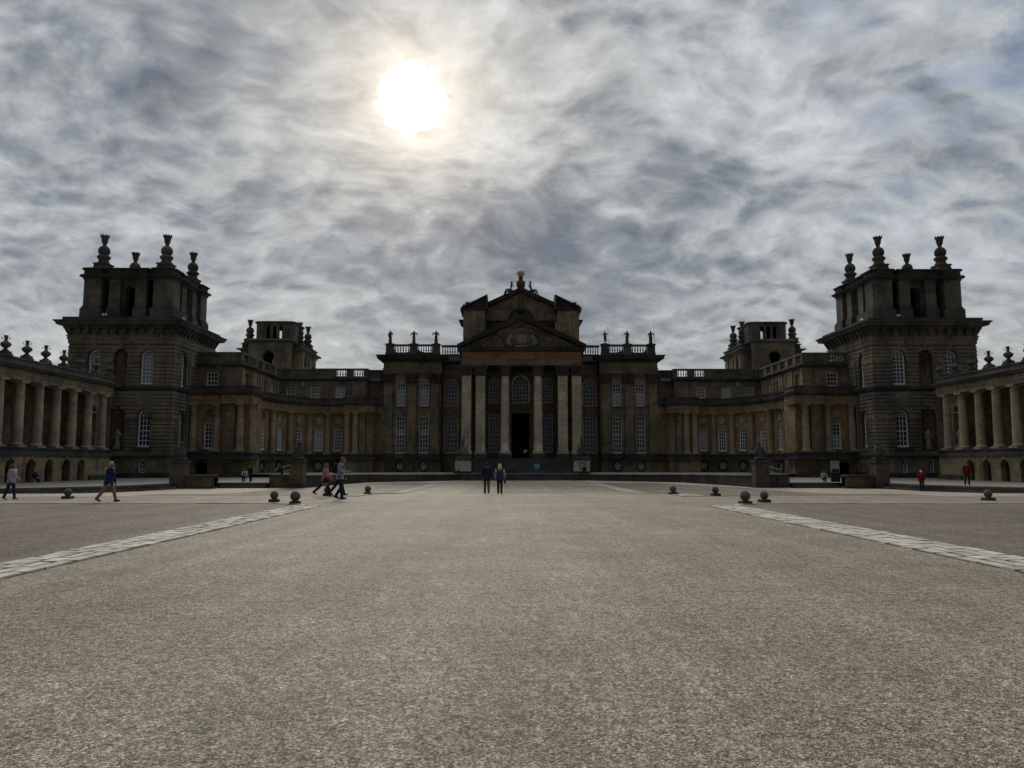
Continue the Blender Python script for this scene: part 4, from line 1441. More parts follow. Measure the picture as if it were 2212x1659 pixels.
for s in (1, -1):
    side = 'left' if s > 0 else 'right'
    tw = empty('corner_tower', (s * TX, TY, 0), 'square stone tower at far %s with open lantern top and four ball finials' % side, 'tower', 'corner towers flanking the court')
    x0, x1, y0, y1 = TX - TW_, TX + TW_, 84.0, 95.2
    wl, cor, dk, bsm, trim, rus, ent = MB(s), MB(s), MB(s), MB(s), MB(s), MB(s), MB(s)
    F, L = FR((x0, y0), (x1, y0))
    c = TW_
    wn = 2.95
    ups = [(c - wn - .72, c - wn + .72, 10.42, 14.35, True), (c - .78, c + .78, 10.42, 14.4, True), (c + wn - .72, c + wn + .72, 10.42, 14.35, True)]
    lows = [(c - wn - .72, c - wn + .72, 3.4, 7.62, True), (c - .85, c + .85, 3.2, 7.8, True), (c + wn - .72, c + wn + .72, 3.4, 7.62, True)]
    wl.panel(F, L, 2.35, 16.9, [h_arch(a, b, q, r_) for a, b, q, r_, _ in ups + lows], 0.5)
    bas = [(c + wn - .3 - .05, c + wn + .42, 0.55, 1.9), (c + .3 - .75 + 0.1, c + .35, 0.55, 1.9)]
    bsm.panel(F, L, 0.0, 2.35, [h_arch(a, b, q, r_, 8) for a, b, q, r_ in bas], 0.3)
    for i in (0, 2):
        a, b, q, r_, _ = ups[i]
        window(tw, s, F, a, b, q, r_, 3, 7, True, 0.36, blind=(0, 1.0) if (s > 0) else None, bar=0.06, frame=0.17)
        a, b, q, r_, _ = lows[i]
        window(tw, s, F, a, b, q, r_, 3, 6, True, 0.36, bar=0.06, frame=0.17)
    for a, b, q, r_ in bas:
        window(tw, s, F, a, b, q, r_, 2, 3, True, 0.2, bar=0.045, frame=0.08, fan=False)
        pc((tw, 'keystone', 'tower_stone', s), 'obox', F, (a + b) / 2 - .1, (a + b) / 2 + .1, r_ + 0.02, r_ + 0.4, -0.02, 0.1)
    # niches: recessed back walls
    for (a, b, q, r_, _) in (ups[1], lows[1]):
        nb = MB(s)
        r = (b - a) / 2
        cc = (a + b) / 2
        zt = r_ - r
        n = 10
        for k in range(n):
            t0, t1 = math.pi * k / n, math.pi * (k + 1) / n
            p0 = (cc - r * math.cos(t0), -0.5 - r * 0.8 * math.sin(t0))
            p1 = (cc - r * math.cos(t1), -0.5 - r * 0.8 * math.sin(t1))
            nb.poly([nb_p for nb_p in (wl.fp(F, p0[0], q, p0[1]), wl.fp(F, p1[0], q, p1[1]), wl.fp(F, p1[0], zt, p1[1]), wl.fp(F, p0[0], zt, p0[1]))])
            for m in range(4):
                e0, e1 = math.pi / 2 * m / 4, math.pi / 2 * (m + 1) / 4
                qs = []
                for e, tt in ((e0, t0), (e0, t1), (e1, t1), (e1, t0)):
                    qs.append(wl.fp(F, cc - r * math.cos(tt) * math.cos(e), zt + r * math.sin(e), -0.5 - r * 0.8 * math.sin(tt) * math.cos(e)))
                nb.poly(qs)
        nb.build('niche', 'limestone', tw)
    rus_op = ups + lows
    rustic(rus, F, L, 2.6, 9.7, rus_op)
    rustic(rus, F, L, 10.3, 15.0, rus_op)
    for (a, b, q, r_, _) in ups + [lows[0], lows[2]]:
        cc, r = (a + b) / 2, (b - a) / 2
        vs_ = MB(s)
        for k in range(-2, 3):                       # voussoirs
            aa = R(90 + k * 24)
            vs_.bar(F, (cc + (r + .03) * math.cos(aa), r_ - r + (r + .03) * math.sin(aa)), (cc + (r + (.75 if k == 0 else .5)) * math.cos(aa), r_ - r + (r + (.75 if k == 0 else .5)) * math.sin(aa)), 0.34, -0.02, 0.14)
        vs_.build('arch_voussoirs', 'tower_stone', tw)
    for (a, b, q, r_, _) in (lows[0], lows[2]):
        pc((tw, 'panel', 'tower_stone', s), 'obox', F, a - .25, b + .25, 8.35, 9.6, -0.02, 0.085)
        pc((tw, 'window_sill', 'sooty_shaded_stone', s), 'obox', F, a - .3, b + .3, 3.0, 3.38, -0.02, 0.2)
    # inner side face
    G, GL = FR((x1, y0), (x1, y1))
    so = [(2.1, 3.4, 10.42, 14.35, True), (2.1, 3.4, 3.4, 7.62, True)]
    wl.panel(G, GL, 2.35, 16.9, [h_arch(a, b, q, r_) for a, b, q, r_, _ in so], 0.6)
    bsm.panel(G, GL, 0.0, 2.35)
    for a, b, q, r_, _ in so:
        window(tw, s, G, a, b, q, r_, 3, 7 if q > 9 else 6, True, 0.40, bar=0.06, frame=0.17)
    rustic(rus, G, GL, 2.6, 9.7, so)
    rustic(rus, G, GL, 10.3, 15.0, so)
    # hidden faces
    H_, HL = FR((x1, y1), (x0, y1))
    wl.panel(H_, HL, 0, 16.9)
    H_, HL = FR((x0, y1), (x0, y0))
    wl.panel(H_, HL, 0, 16.9)
    rustic(rus, H_, HL, 10.3, 15.0, [])
    sq = [(x0, y0), (x1, y0), (x1, y1), (x0, y1)]
    pc((tw, 'basement_ledge', 'sooty_shaded_stone', s), 'sweep', sq, [(0, 2.2), (0.16, 2.22), (0.2, 2.45), (0.1, 2.6), (0, 2.6)], True)
    pc((tw, 'plinth', 'sooty_shaded_stone', s), 'sweep', sq, [(0, 0), (0.22, 0.0), (0.22, 0.5), (0, 0.6)], True)
    for FF, LL, op in ((F, L, rus_op), (G, GL, so), (H_, HL, [])):
        for zz, zt_ in ((6.62, 6.97), (13.0, 13.27)):
            trim = MB(s)
            rustic(trim, FF, LL, zz, zt_, op, 0.5, 0.15, 0.15 if zz < 7 else 0.23)
            trim.build('string_course', 'tower_stone', tw)
    pc((tw, 'sill_ledge', 'sooty_shaded_stone', s), 'sweep', sq, [(0, 9.75), (0.1, 9.78), (0.22, 10.05), (0.24, 10.25), (0, 10.32)], True)
    ent.sweep(sq, [(0, 15.05), (0.1, 15.1), (0.12, 15.5), (0.2, 15.55), (0.2, 15.85), (0.3, 15.92), (0.3, 16.0), (0.1, 16.05), (0.1, 17.0), (0, 17.0)], True)
    cor.sweep(sq, [(0, 16.7), (0.5, 16.75), (0.52, 16.95), (1.05, 17.1), (1.08, 17.3), (1.28, 17.5), (1.28, 17.6), (0.8, 17.66), (0.5, 17.7), (0, 17.7)], True)
    pc((tw, 'blocking_course', 'sooty_shaded_stone', s), 'sweep', sq, [(0.0, 17.6), (0.62, 17.66), (0.6, 18.02), (0.5, 18.05), (0.0, 18.1)], True)
    rustic(rus, F, L, 15.0, 16.0, [], 1.0, 0.06, 0.0)
    rustic(rus, G, GL, 15.0, 16.0, [], 1.0, 0.06, 0.0)
    # corbels below the cornice
    for FF, LL in ((F, L), (G, GL), FR((x0, y1), (x0, y0))):
        n = 11
        for i in range(n + 1):
            u = 0.15 + (LL - 0.3) * i / n
            cb = MB(s)
            cb.hexa([cb_p for cb_p in (wl.fp(FF, u - .13, 16.05, 0.08), wl.fp(FF, u + .13, 16.05, 0.08), wl.fp(FF, u + .13, 16.05, 0.25), wl.fp(FF, u - .13, 16.05, 0.25))],
                    [wl.fp(FF, u - .16, 16.94, 0.08), wl.fp(FF, u + .16, 16.94, 0.08), wl.fp(FF, u + .16, 16.94, 0.8), wl.fp(FF, u - .16, 16.94, 0.8)])
            cb.obox(FF, u - .18, u + .18, 16.5, 16.68, 0.1, 0.5)
            cb.build('corbel', 'weathered_stone', tw)
    # lantern
    lz0, lz1 = 18.05, 22.8
    cx, cy = TX, 89.65
    lan = MB(s)
    lanb = MB(s)
    path = []
    for k in range(4):
        a = math.pi / 2 * k
        for (u, v) in ((-4.8, 5.15), (-3.0, 5.15), (-3.0, 4.55), (-2.15, 4.55), (-2.15, 5.0), (2.15, 5.0), (2.15, 4.55), (3.0, 4.55), (3.0, 5.15), (4.8, 5.15)):
            # side facing -y first (k=0): u along x, v outward
            X, Y = u, -v
            path.append((cx + X * math.cos(a) - Y * math.sin(a), cy + X * math.sin(a) + Y * math.cos(a)))
    for k in range(4):
        a = math.pi / 2 * k
        rotm = Matrix.Translation((cx, cy, 0)) @ Matrix.Rotation(a, 4, 'Z')
        # corner pier (one per corner)
        cp = [(-5.15, -4.8), (-4.8, -5.15), (-3.0, -5.15), (-3.0, -3.4), (-3.4, -3.0), (-5.15, -3.0)]
        pm_ = MB(s)
        pm_.M = rotm
        pm_.prism(cp, lz0 + 1.45, lz1)
        cpb = [(x * 1.045, y * 1.045) for x, y in cp[:2]] + [(-2.8, -5.38), (-2.8, -3.2), (-3.2, -2.8), (-5.38, -2.8)]
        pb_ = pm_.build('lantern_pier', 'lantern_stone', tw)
        pm_ = MB(s)
        pm_.M = rotm
        pm_.prism(cpb, lz0, lz0 + 1.2)
        pm_.prism([(x * 1.02, y * 1.02) for x, y in cp], lz0 + 1.2, lz0 + 1.45)
        pm_.build('pier_base', 'weathered_stone', pb_)
        for u in (-1.5, 1.5):
            pm_ = MB(s)
            pm_.M = rotm
            pm_.box(u - .62, u + .62, -5.0, -4.3, lz0 + 1.45, lz1)
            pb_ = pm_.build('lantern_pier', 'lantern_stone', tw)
            pm_ = MB(s)
            pm_.M = rotm
            pm_.box(u - .78, u + .78, -5.2, -4.25, lz0, lz0 + 1.2)
            pm_.box(u - .69, u + .69, -5.08, -4.25, lz0 + 1.2, lz0 + 1.45)
            pm_.build('pier_base', 'weathered_stone', pb_)
        lan = MB(s)
        lan.M = rotm
        FF = ((-2.1, -4.35), (1, 0), (0, -1))
        lan.panel(FF, 4.2, lz0, lz1, [h_arch(1.5, 2.7, lz0 + .35, 22.0)], 1.0)
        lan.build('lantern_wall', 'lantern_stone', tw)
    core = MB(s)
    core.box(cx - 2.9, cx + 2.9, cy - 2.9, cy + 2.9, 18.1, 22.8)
    core.build('lantern_core', 'dark_interior', tw)  # black box added so the lantern gaps look deeply shaded
    lc = MB(s)
    lc.sweep(path, [(0, 22.6), (0.08, 22.62), (0.12, 22.8), (0.42, 22.94), (0.5, 23.1), (0.1, 23.2), (0.05, 23.22), (0.05, 23.7), (0.24, 23.78), (0.28, 23.92), (-0.5, 24.0)], True)
    lc.box(cx - 4.7, cx + 4.7, cy - 4.7, cy + 4.7, 22.8, 23.9)
    lc.build('lantern_cornice', 'sooty_shaded_stone', tw)
    rfm = MB(s)
    rfm.box(x0, x1, y0, y1, 17.0, 18.06)
    rfm.build('roof', 'lead', tw)
    for (fx, fy) in ((-3.66, -3.66), (3.66, -3.66), (-3.66, 3.66), (3.66, 3.66)):
        finial(tw, s, cx + fx, cy + fy, 23.95)
    wl.build('wall', 'tower_joint', tw)
    rus.build('rustication', 'tower_stone', tw)
    bsm.build('basement', 'basement_stone', tw)
    ent.build('architrave', 'tower_stone', tw)
    cor.build('cornice', 'weathered_stone', tw)
    # drainpipe in the corner with the wing
    dp = MB(s)
    dp.tube([(x1 + 0.18, 88.2, 0.6), (x1 + 0.18, 88.2, 13.2)], 0.07, 8)
    dp.box(x1 + 0.02, x1 + 0.42, 88.0, 88.4, 13.2, 13.6)
    dp.tube([(x1 + 0.18, 88.3, 13.5), (x1 + 0.12, 88.9, 14.6), (x1 + 0.12, 88.9, 16.9)], 0.06, 8)
    dp.build('drainpipe', 'pipe_paint', tw)
    # niche statue in the lower niche
    statue('pale stone statue standing in the tall niche low on the %s tower' % side, (s * TX, 84.25, 3.22), math.pi, 2.05, 'robe' if s > 0 else 'cloak',
           dict(arms=((20, 20, 60), (-5, 18, 20)) if s > 0 else ((10, 40, 20), (-10, 20, 60)), legs=((8, 12), (-4, 0))), group=None, pedestal=0.18, mat='statue_niche')
    # floodlights on the tower roof
    for i, (fx, fy, fz) in enumerate(((cx - 2.35, 84.35, 18.25), (x1 - 0.4, 86.9, 18.25))):
        if s < 0 and i == 0:
            fx = cx + 2.6
        fl = empty('floodlight', (s * fx, fy, fz), 'small white double floodlight at the lantern %s of the %s tower' % ('front' if i == 0 else 'inner side', side), 'floodlight', 'white floodlights on the tower ledges')
        for dx in (-0.16, 0.16):
            m_ = MB(s)
            if i == 0:
                m_.box(fx + dx - .12, fx + dx + .12, fy, fy + .1, fz + .1, fz + .34)
            else:
                m_.box(fx, fx + .1, fy + dx * 1.3 - .12, fy + dx * 1.3 + .12, fz + .1, fz + .34)
            m_.build('lamp_head', 'lamp_white', fl)
        m_ = MB(s)
        m_.box(fx - .03, fx + .03, fy + .1, fy + .16, fz - .2, fz + .1)
        m_.build('bracket', 'iron', fl)
# ------------------------------------------------------------------ quadrant wings
def EL(t, a, b):
    t = R(t)
    return (-27 - a * math.cos(t), 92 + b * math.sin(t))


COLT = (10.6, 27.8, 46.9, 67.4, 89.0)
for s in (1, -1):
    side = 'left' if s > 0 else 'right'
    wg = empty('curved_wing', (s * -30, 95, 0), 'warm stone %s wing curving with a row of columns from tower to central block' % side, 'palace wing', 'curved wings of the palace')
    wl, up, ent, cor, dk, bsm, trim, par = (MB(s) for _ in range(8))
    # flat order wall next to the tower
    A, B = (-39.5, 88.9), (-32.3, 88.9)
    F, L = FR(A, B)
    wu0, wu1 = 39.5 - 37.75, 39.5 - 36.35
    wu0 += 0.02
    wl.panel(F, L, 2.0, 8.8, [h_rect(wu0, wu1, 3.3, 6.35), h_circ((wu0 + wu1) / 2, 7.55, 0.46)], 0.3)
    surround((wg, 'window_surround', 'warm_limestone', s), F, wu0, wu1, 3.3, 6.35, False, 0.14, 0.07)
    window(wg, s, F, wu0, wu1, 3.3, 6.35, 3, 6, False, 0.2, bar=0.055, frame=0.14, blind=None if s > 0 else (0.1, 0.5))
    if s < 0:
        oculus(wg, s, F, (wu0 + wu1) / 2, 7.55, 0.46, 0.15)
    else:
        q = MB(s)
        q.flat(F, h_circ((wu0 + wu1) / 2, 7.55, 0.46), -0.25)
        q.build('blind_roundel', 'warm_limestone', wg)
    pc((wg, 'roundel_ring', 'warm_limestone', s), 'ring', F, (wu0 + wu1) / 2, 7.55, 0.46, 0.62, -0.02, 0.07, n=18)
    # basement below with a dark doorway
    Fb, Lb = FR((-39.5, 88.7), (-32.1, 88.7))
    d0, d1 = 39.5 - 38.55, 39.5 - 37.1
    bsm.panel(Fb, Lb, 0.0, 2.1, [h_arch(d0, d1, 0.02, 1.75, 8, 0.22)], 0.6)
    q = MB(s)
    q.flat(Fb, h_rect(d0, d1, 0.0, 1.8), -0.58)
    q.build('doorway', 'dark_interior', wg)
    pc((wg, 'keystone', 'sooty_shaded_stone', s), 'obox', Fb, (d0 + d1) / 2 - .13, (d0 + d1) / 2 + .13, 1.78, 2.2, 0, 0.12)
    # engaged columns and pier of the flat part
    for x, yy in ((-38.85, 88.45), (-36.05, 88.45), (-33.15, 87.95)):
        c = MB(s)
        doric_col(c, x, yy, 2.95, 8.6, 0.42)
        c.build('column', 'column_stone', wg)
    c = MB(s)
    doric_pil(c, F, 39.5 - 34.95, 39.5 - 33.9, 2.95, 8.6, 0.75)
    c.build('pier', 'limestone', wg)
    c = MB(s)
    Fq, Lq = FR((-32.2, 88.3), (-32.2, 92))
    doric_pil(c, Fq, 0.2, 0.9, 2.95, 8.6, 0.1)
    c.build('pilaster', 'warm_limestone', wg)
    wl.panel(Fq, 3.7, 2.0, 8.8)
    bsm.panel(FR((-32.05, 88.7), (-32.05, 92))[0], 3.3, 0.0, 2.1)
    wl.panel(FR((-34.2, 88.55), (-32.2, 88.55))[0], 2.0, 2.0, 8.8)
    # curved arcade: polygonal bays between the column positions
    wt_ = [EL(0, 6.7, 13.9)] + [EL(t, 6.7, 13.9) for t in COLT] + [(-24.5, 105.9)]
    wt_[5] = (-27.0, 105.9)
    kinds = ['blank', 'win', 'win', 'win', 'win', 'win']
    for i in range(6):
        F, L = FR(wt_[i], wt_[i + 1])
        c = L / 2
        if i == 4:
            c = L / 2
        hw = 0.56
        if kinds[i] == 'win':
            wl.panel(F, L, 2.0, 8.8, [h_rect(c - hw, c + hw, 3.3, 6.35), h_circ(c, 7.62, 0.44)], 0.28)
            surround((wg, 'window_surround', 'warm_limestone', s), F, c - hw, c + hw, 3.3, 6.35, False, 0.13, 0.06)
            pc((wg, 'roundel_ring', 'warm_limestone', s), 'ring', F, c, 7.62, 0.44, 0.60, -0.02, 0.07, n=18)
            window(wg, s, F, c - hw, c + hw, 3.3, 6.35, 3, 6, False, 0.2, bar=0.055, frame=0.14, blind=(0, 1) if ((i in (2, 4)) and s > 0) or (i in (5,) and s < 0) else None)
            if i == 1 and s > 0:
                q = MB(s)
                q.flat(F, h_circ(c, 7.62, 0.44), -0.22)
                q.build('blind_roundel', 'warm_limestone', wg)
            else:
                oculus(wg, s, F, c, 7.62, 0.44, 0.14)
        else:
            wl.panel(F, L, 2.0, 8.8, [h_rect(c - .5, c + .5, 3.3, 6.3), h_circ(c, 7.62, 0.44)], 0.28)
            q = MB(s)
            q.flat(F, h_rect(c - .5, c + .5, 3.3, 6.3), -0.25)
            q.flat(F, h_circ(c, 7.62, 0.44), -0.25)
            q.build('blind_recess', 'warm_limestone', wg)
        bsm.panel(F, L, 0.0, 2.1, [h_circ(c, 1.25, 0.46)], 0.3)
        pc((wg, 'roundel_ring', 'sooty_shaded_stone', s), 'ring', F, c, 1.25, 0.46, 0.74, -0.02, 0.12, n=18)
        pc((wg, 'keystone', 'sooty_shaded_stone', s), 'obox', F, c - .12, c + .12, 1.78, 2.2, 0.0, 0.2)
        if i in (0,):
            q = MB(s)
            q.flat(F, h_circ(c, 1.25, 0.46), -0.2)
            q.build('roundel_hole', 'dark_interior', wg)
        else:
            oculus(wg, s, F, c, 1.25, 0.46, 0.12)
    for t in COLT:
        c = MB(s)
        x, y = EL(t, 6.35, 13.55)
        doric_col(c, x, y, 2.85, 8.6, 0.40)
        c.build('column', 'warm_column' if t < 50 else 'column_stone', wg)
        F0 = FR(EL(t - 2, 6.7, 13.9), EL(t + 2, 6.7, 13.9))
    # end pavilion beside the central block
    F, L = FR((-24.5, 104.3), (-20.6, 104.3))
    wl.panel(F, L, 2.0, 8.8)
    wl.panel(FR((-24.5, 105.9), (-24.5, 104.3))[0], 1.6, 2.0, 8.8)
    bsm.panel(FR((-24.7, 103.4), (-20.4, 103.4))[0], 4.3, 0.0, 2.1)
    bsm.panel(FR((-24.7, 106), (-24.7, 103.4))[0], 2.6, 0.0, 2.1)
    for x in (-24.05, -22.9):
        c = MB(s)
        doric_col(c, x, 103.75, 2.85, 8.6, 0.40)
        c.build('column', 'column_stone', wg)
    for a, b in ((24.5 - 22.35, 24.5 - 21.6), (24.5 - 21.3, 24.5 - 20.75)):
        c = MB(s)
        doric_pil(c, F, a, b, 2.85, 8.6, 0.35)
        c.build('pilaster', 'limestone', wg)
    Fz, Lz = FR((-20.6, 104.3), (-20.6, 107))
    wl.panel(Fz, Lz, 0, 8.8)
    wl.panel(FR((-20.6, 106.6), (-19.4, 106.6))[0], 1.2, 0, 9.9)
    c = MB(s)
    doric_pil(c, Fz, 0.5, 1.3, 2.85, 8.6, 0.1)
    c.build('pilaster', 'limestone', wg)
    # entablature path
    inner = [EL(t, 6.1, 13.3) for t in range(4, 89, 6)]
    path = [(-39.5, 88.15), (-35.25, 88.15), (-35.25, 87.5), (-31.75, 87.5), (-31.75, 90.6), (-32.95, 91.6)] + inner + [(-26.2, 105.35), (-24.55, 105.35), (-24.55, 103.3), (-20.3, 103.3), (-20.3, 106.2), (-19.6, 106.2)]
    ent.sweep(path, [(-0.8, 8.6), (0, 8.6), (0, 8.95), (0.06, 8.97), (0.06, 9.15), (0.0, 9.17), (0.0, 9.55), (-0.8, 9.55)])
    cor.sweep(path, [(-0.8, 9.55), (0.08, 9.55), (0.12, 9.68), (0.34, 9.74), (0.36, 9.84), (0.46, 9.93), (0.46, 9.98), (-0.8, 10.03)])
    pc((wg, 'lower_parapet', 'weathered_stone', s), 'sweep', path, [(-0.7, 10.0), (-0.02, 10.0), (-0.02, 10.58), (0.06, 10.6), (0.06, 10.74), (-0.5, 10.76), (-0.5, 10.0)])
    # plinth under the columns
    dk.sweep(path, [(-0.9, 2.0), (0.12, 2.0), (0.16, 2.2), (0.05, 2.3), (0.05, 2.7), (0.12, 2.74), (0.12, 2.86), (-0.9, 2.9)])
    pc((wg, 'base_course', 'sooty_shaded_stone', s), 'sweep', path, [(-0.9, 0.0), (0.02, 0.0), (0.02, 0.35), (-0.9, 0.4)])
    # flat roof behind the parapet
    rf_ = MB(s)
    rp = [(-39.5, 88.2), (-32.0, 88.2)] + [EL(t, 6.2, 13.4) for t in range(0, 89, 8)] + [(-24.5, 105.5), (-24.4, 103.5), (-20.4, 103.5), (-20.4, 108), (-39.5, 108)]
    ix = [rf_.P((x, y, 9.9)) for x, y in rp]
    for t in tessellate_polygon([[Vector((x, y, 0)) for x, y in rp]]):
        rf_.face([ix[k] for k in t])
    rf_.box(-39.4, -34.3, 90.6, 118, 13.3, 13.75)
    rf_.box(-39.4, -20.0, 106.6, 118, 13.3, 13.745)
    rf_.build('roof', 'lead', wg)
    # upper storey, set back: front piece, long side, rear piece
    F, L = FR((-39.5, 90.4), (-34.1, 90.4))
    a0, a1 = 39.5 - 38.25, 39.5 - 36.95
    up.panel(F, L, 9.8, 13.4, [h_rect(a0, a1, 10.93, 12.57)], 0.25)
    surround((wg, 'window_surround', 'warm_limestone', s), F, a0, a1, 10.93, 12.57, False, 0.2, 0.05)
    window(wg, s, F, a0, a1, 10.93, 12.57, 3, 3, False, 0.16, bar=0.05)
    for u in (L - 0.45, L - 1.6):
        pc((wg, 'pilaster', 'limestone', s), 'obox', F, u - .38, u + .38, 10.0, 13.2, -0.02, 0.09)
    G, GL = FR((-34.1, 90.4), (-34.1, 106.3))
    hs = []
    for i, yy in enumerate((2.0, 5.3, 8.6, 11.9)):
        hs.append(h_rect(yy - .6, yy + .6, 10.93, 12.57))
    up.panel(G, GL, 9.8, 13.4, hs, 0.25)
    for i, yy in enumerate((2.0, 5.3, 8.6, 11.9)):
        if i in (1, 3):
            window(wg, s, G, yy - .6, yy + .6, 10.93, 12.57, 3, 3, False, 0.22, bar=0.05)
        else:
            q = MB(s)
            q.flat(G, h_rect(yy - .6, yy + .6, 10.93, 12.57), -0.24)
            q.build('blind_recess', 'warm_limestone', wg)
    for u in (0.35, 3.7, 4.5, 7.0, 7.9, 10.4, 14.2):
        pc((wg, 'pilaster', 'warm_limestone', s), 'obox', G, u - .3, u + .3, 10.0, 13.2, -0.02, 0.12)
    K, KL = FR((-34.1, 106.3), (-21.9, 106.3))
    xs3 = [(-33.25, -32.0), (-29.87, -28.62), (-26.3, -25.05)]
    up.panel(K, KL, 9.8, 13.4, [h_rect(34.1 + a, 34.1 + b, 10.85, 12.35) for a, b in xs3], 0.25)
    for i, (a, b) in enumerate(xs3):
        window(wg, s, K, 34.1 + a, 34.1 + b, 10.85, 12.35, 4, 3, False, 0.14, bar=0.05, blind=(0, 1) if (i == 2) == (s > 0) and i != 0 else None)
        surround((wg, 'window_surround', 'warm_limestone', s), K, 34.1 + a, 34.1 + b, 10.85, 12.35, False, 0.14, 0.05)
    for u in (9.6, 10.5, 11.7):
        pc((wg, 'pilaster', 'limestone', s), 'obox', K, u - .33, u + .33, 10.0, 13.2, -0.02, 0.1)
    up.panel(FR((-21.9, 106.3), (-21.9, 110))[0], 3.7, 9.8, 13.4)
    up.panel(FR((-21.9, 108), (-19.5, 108))[0], 2.4, 9.0, 13.4)
    dp = MB(s)
    dp.tube([(-30.9, 106.2, 10.1), (-30.9, 106.2, 12.6)], 0.06, 8)
    dp.cbox(-30.9, 106.1, 0.42, 0.3, 12.5, 13.1)
    dp.build('drainpipe', 'pipe_paint', wg)
    dp = MB(s)
    dp.tube([(-27.5, 106.2, 10.1), (-27.5, 106.2, 13.2)], 0.05, 8)
    dp.build('drainpipe', 'pipe_paint', wg)
    p2 = [(-39.5, 90.4), (-34.1, 90.4), (-34.1, 106.3), (-21.9, 106.3), (-21.9, 107.9), (-19.6, 107.9)]
    cor.sweep(p2, [(-0.3, 13.2), (0.05, 13.2), (0.1, 13.32), (0.38, 13.42), (0.46, 13.55), (0.46, 13.62), (-0.3, 13.66)])
    # parapet with alternating panels and balusters
    for a, b in zip(p2, p2[1:]):
        F, L = FR(a, b)
        n = max(1, round(L / 2.7))
        for i in range(n):
            u0, u1 = L * i / n, L * (i + 1) / n
            par.obox(F, u0, u0 + 0.5, 13.62, 14.95, -0.36, 0.05)
            par.obox(F, u1 - 0.5, u1 - 0.002, 13.62, 14.95, -0.36, 0.05)
            q0 = (F[0][0] + F[1][0] * (u0 + .5) - F[2][0] * 0.16, F[0][1] + F[1][1] * (u0 + .5) - F[2][1] * 0.16)
            q1 = (F[0][0] + F[1][0] * (u1 - .5) - F[2][0] * 0.16, F[0][1] + F[1][1] * (u1 - .5) - F[2][1] * 0.16)
            openb = (a[1] == 106.3 and i in (3, 4) and a[0] < -30) or a[1] == 90.4 and a[0] > -35 or (b[0] == -34.1 and s < 0 and i == 0)
            if u1 - u0 > 1.3:
                if openb:
                    par.obox(F, u0 + .5, u1 - .5, 13.62, 13.95, -0.3, 0.0)
                    balusters(par, q0, q1, 13.95, 14.82, 0.32)
                else:
                    par.obox(F, u0 + .5, u1 - .5, 13.62, 14.95, -0.3, 0.0)
        par.obox(F, -0.02, L + 0.02, 14.82, 15.06, -0.42, 0.1)
    wl.build('wall', 'warm_limestone', wg)
    up.build('upper_wall', 'limestone', wg)
    ent.build('entablature', 'warm_limestone', wg)
    cor.build('cornice', 'weathered_stone', wg)
    dk.build('plinth', 'sooty_shaded_stone', wg)
    bsm.build('basement', 'basement_stone', wg)
    par.build('parapet', 'parapet_stone', wg)

# glazed roof lantern behind the left wing
sk = empty('roof_skylight', (-32, 114, 13.7), 'small glazed pyramid skylight on the roof behind the left wing parapet', 'skylight')
mb = MB()
bx = [(-34.6, 112), (-31.4, 112), (-31.4, 116), (-34.6, 116)]
tpx = [(-33.9, 113.2), (-32.3, 113.2), (-32.3, 114.8), (-33.9, 114.8)]
for i in range(4):
    j = (i + 1) % 4
    mb.poly([(*bx[i], 15.1), (*bx[j], 15.1), (*tpx[j], 16.0), (*tpx[i], 16.0)])
mb.poly([(*p, 16.0) for p in tpx])
mb.box(-34.7, -31.3, 111.9, 116.1, 13.7, 15.1)
mb.build('glass', 'skylight_glass', sk)
mb = MB()
for i in range(4):
    j = (i + 1) % 4
    for t in (0, 0.2, 0.4, 0.6, 0.8):
        a = Vector((*bx[i], 15.1)).lerp(Vector((*bx[j], 15.1)), t)
        b = Vector((*tpx[i], 16.0)).lerp(Vector((*tpx[j], 16.0)), t)
        mb.tube([a, b], 0.05, 6)
    mb.tube([(*tpx[i], 16.02), (*tpx[j], 16.02)], 0.05, 6)
mb.build('glazing_bars', 'iron', sk)

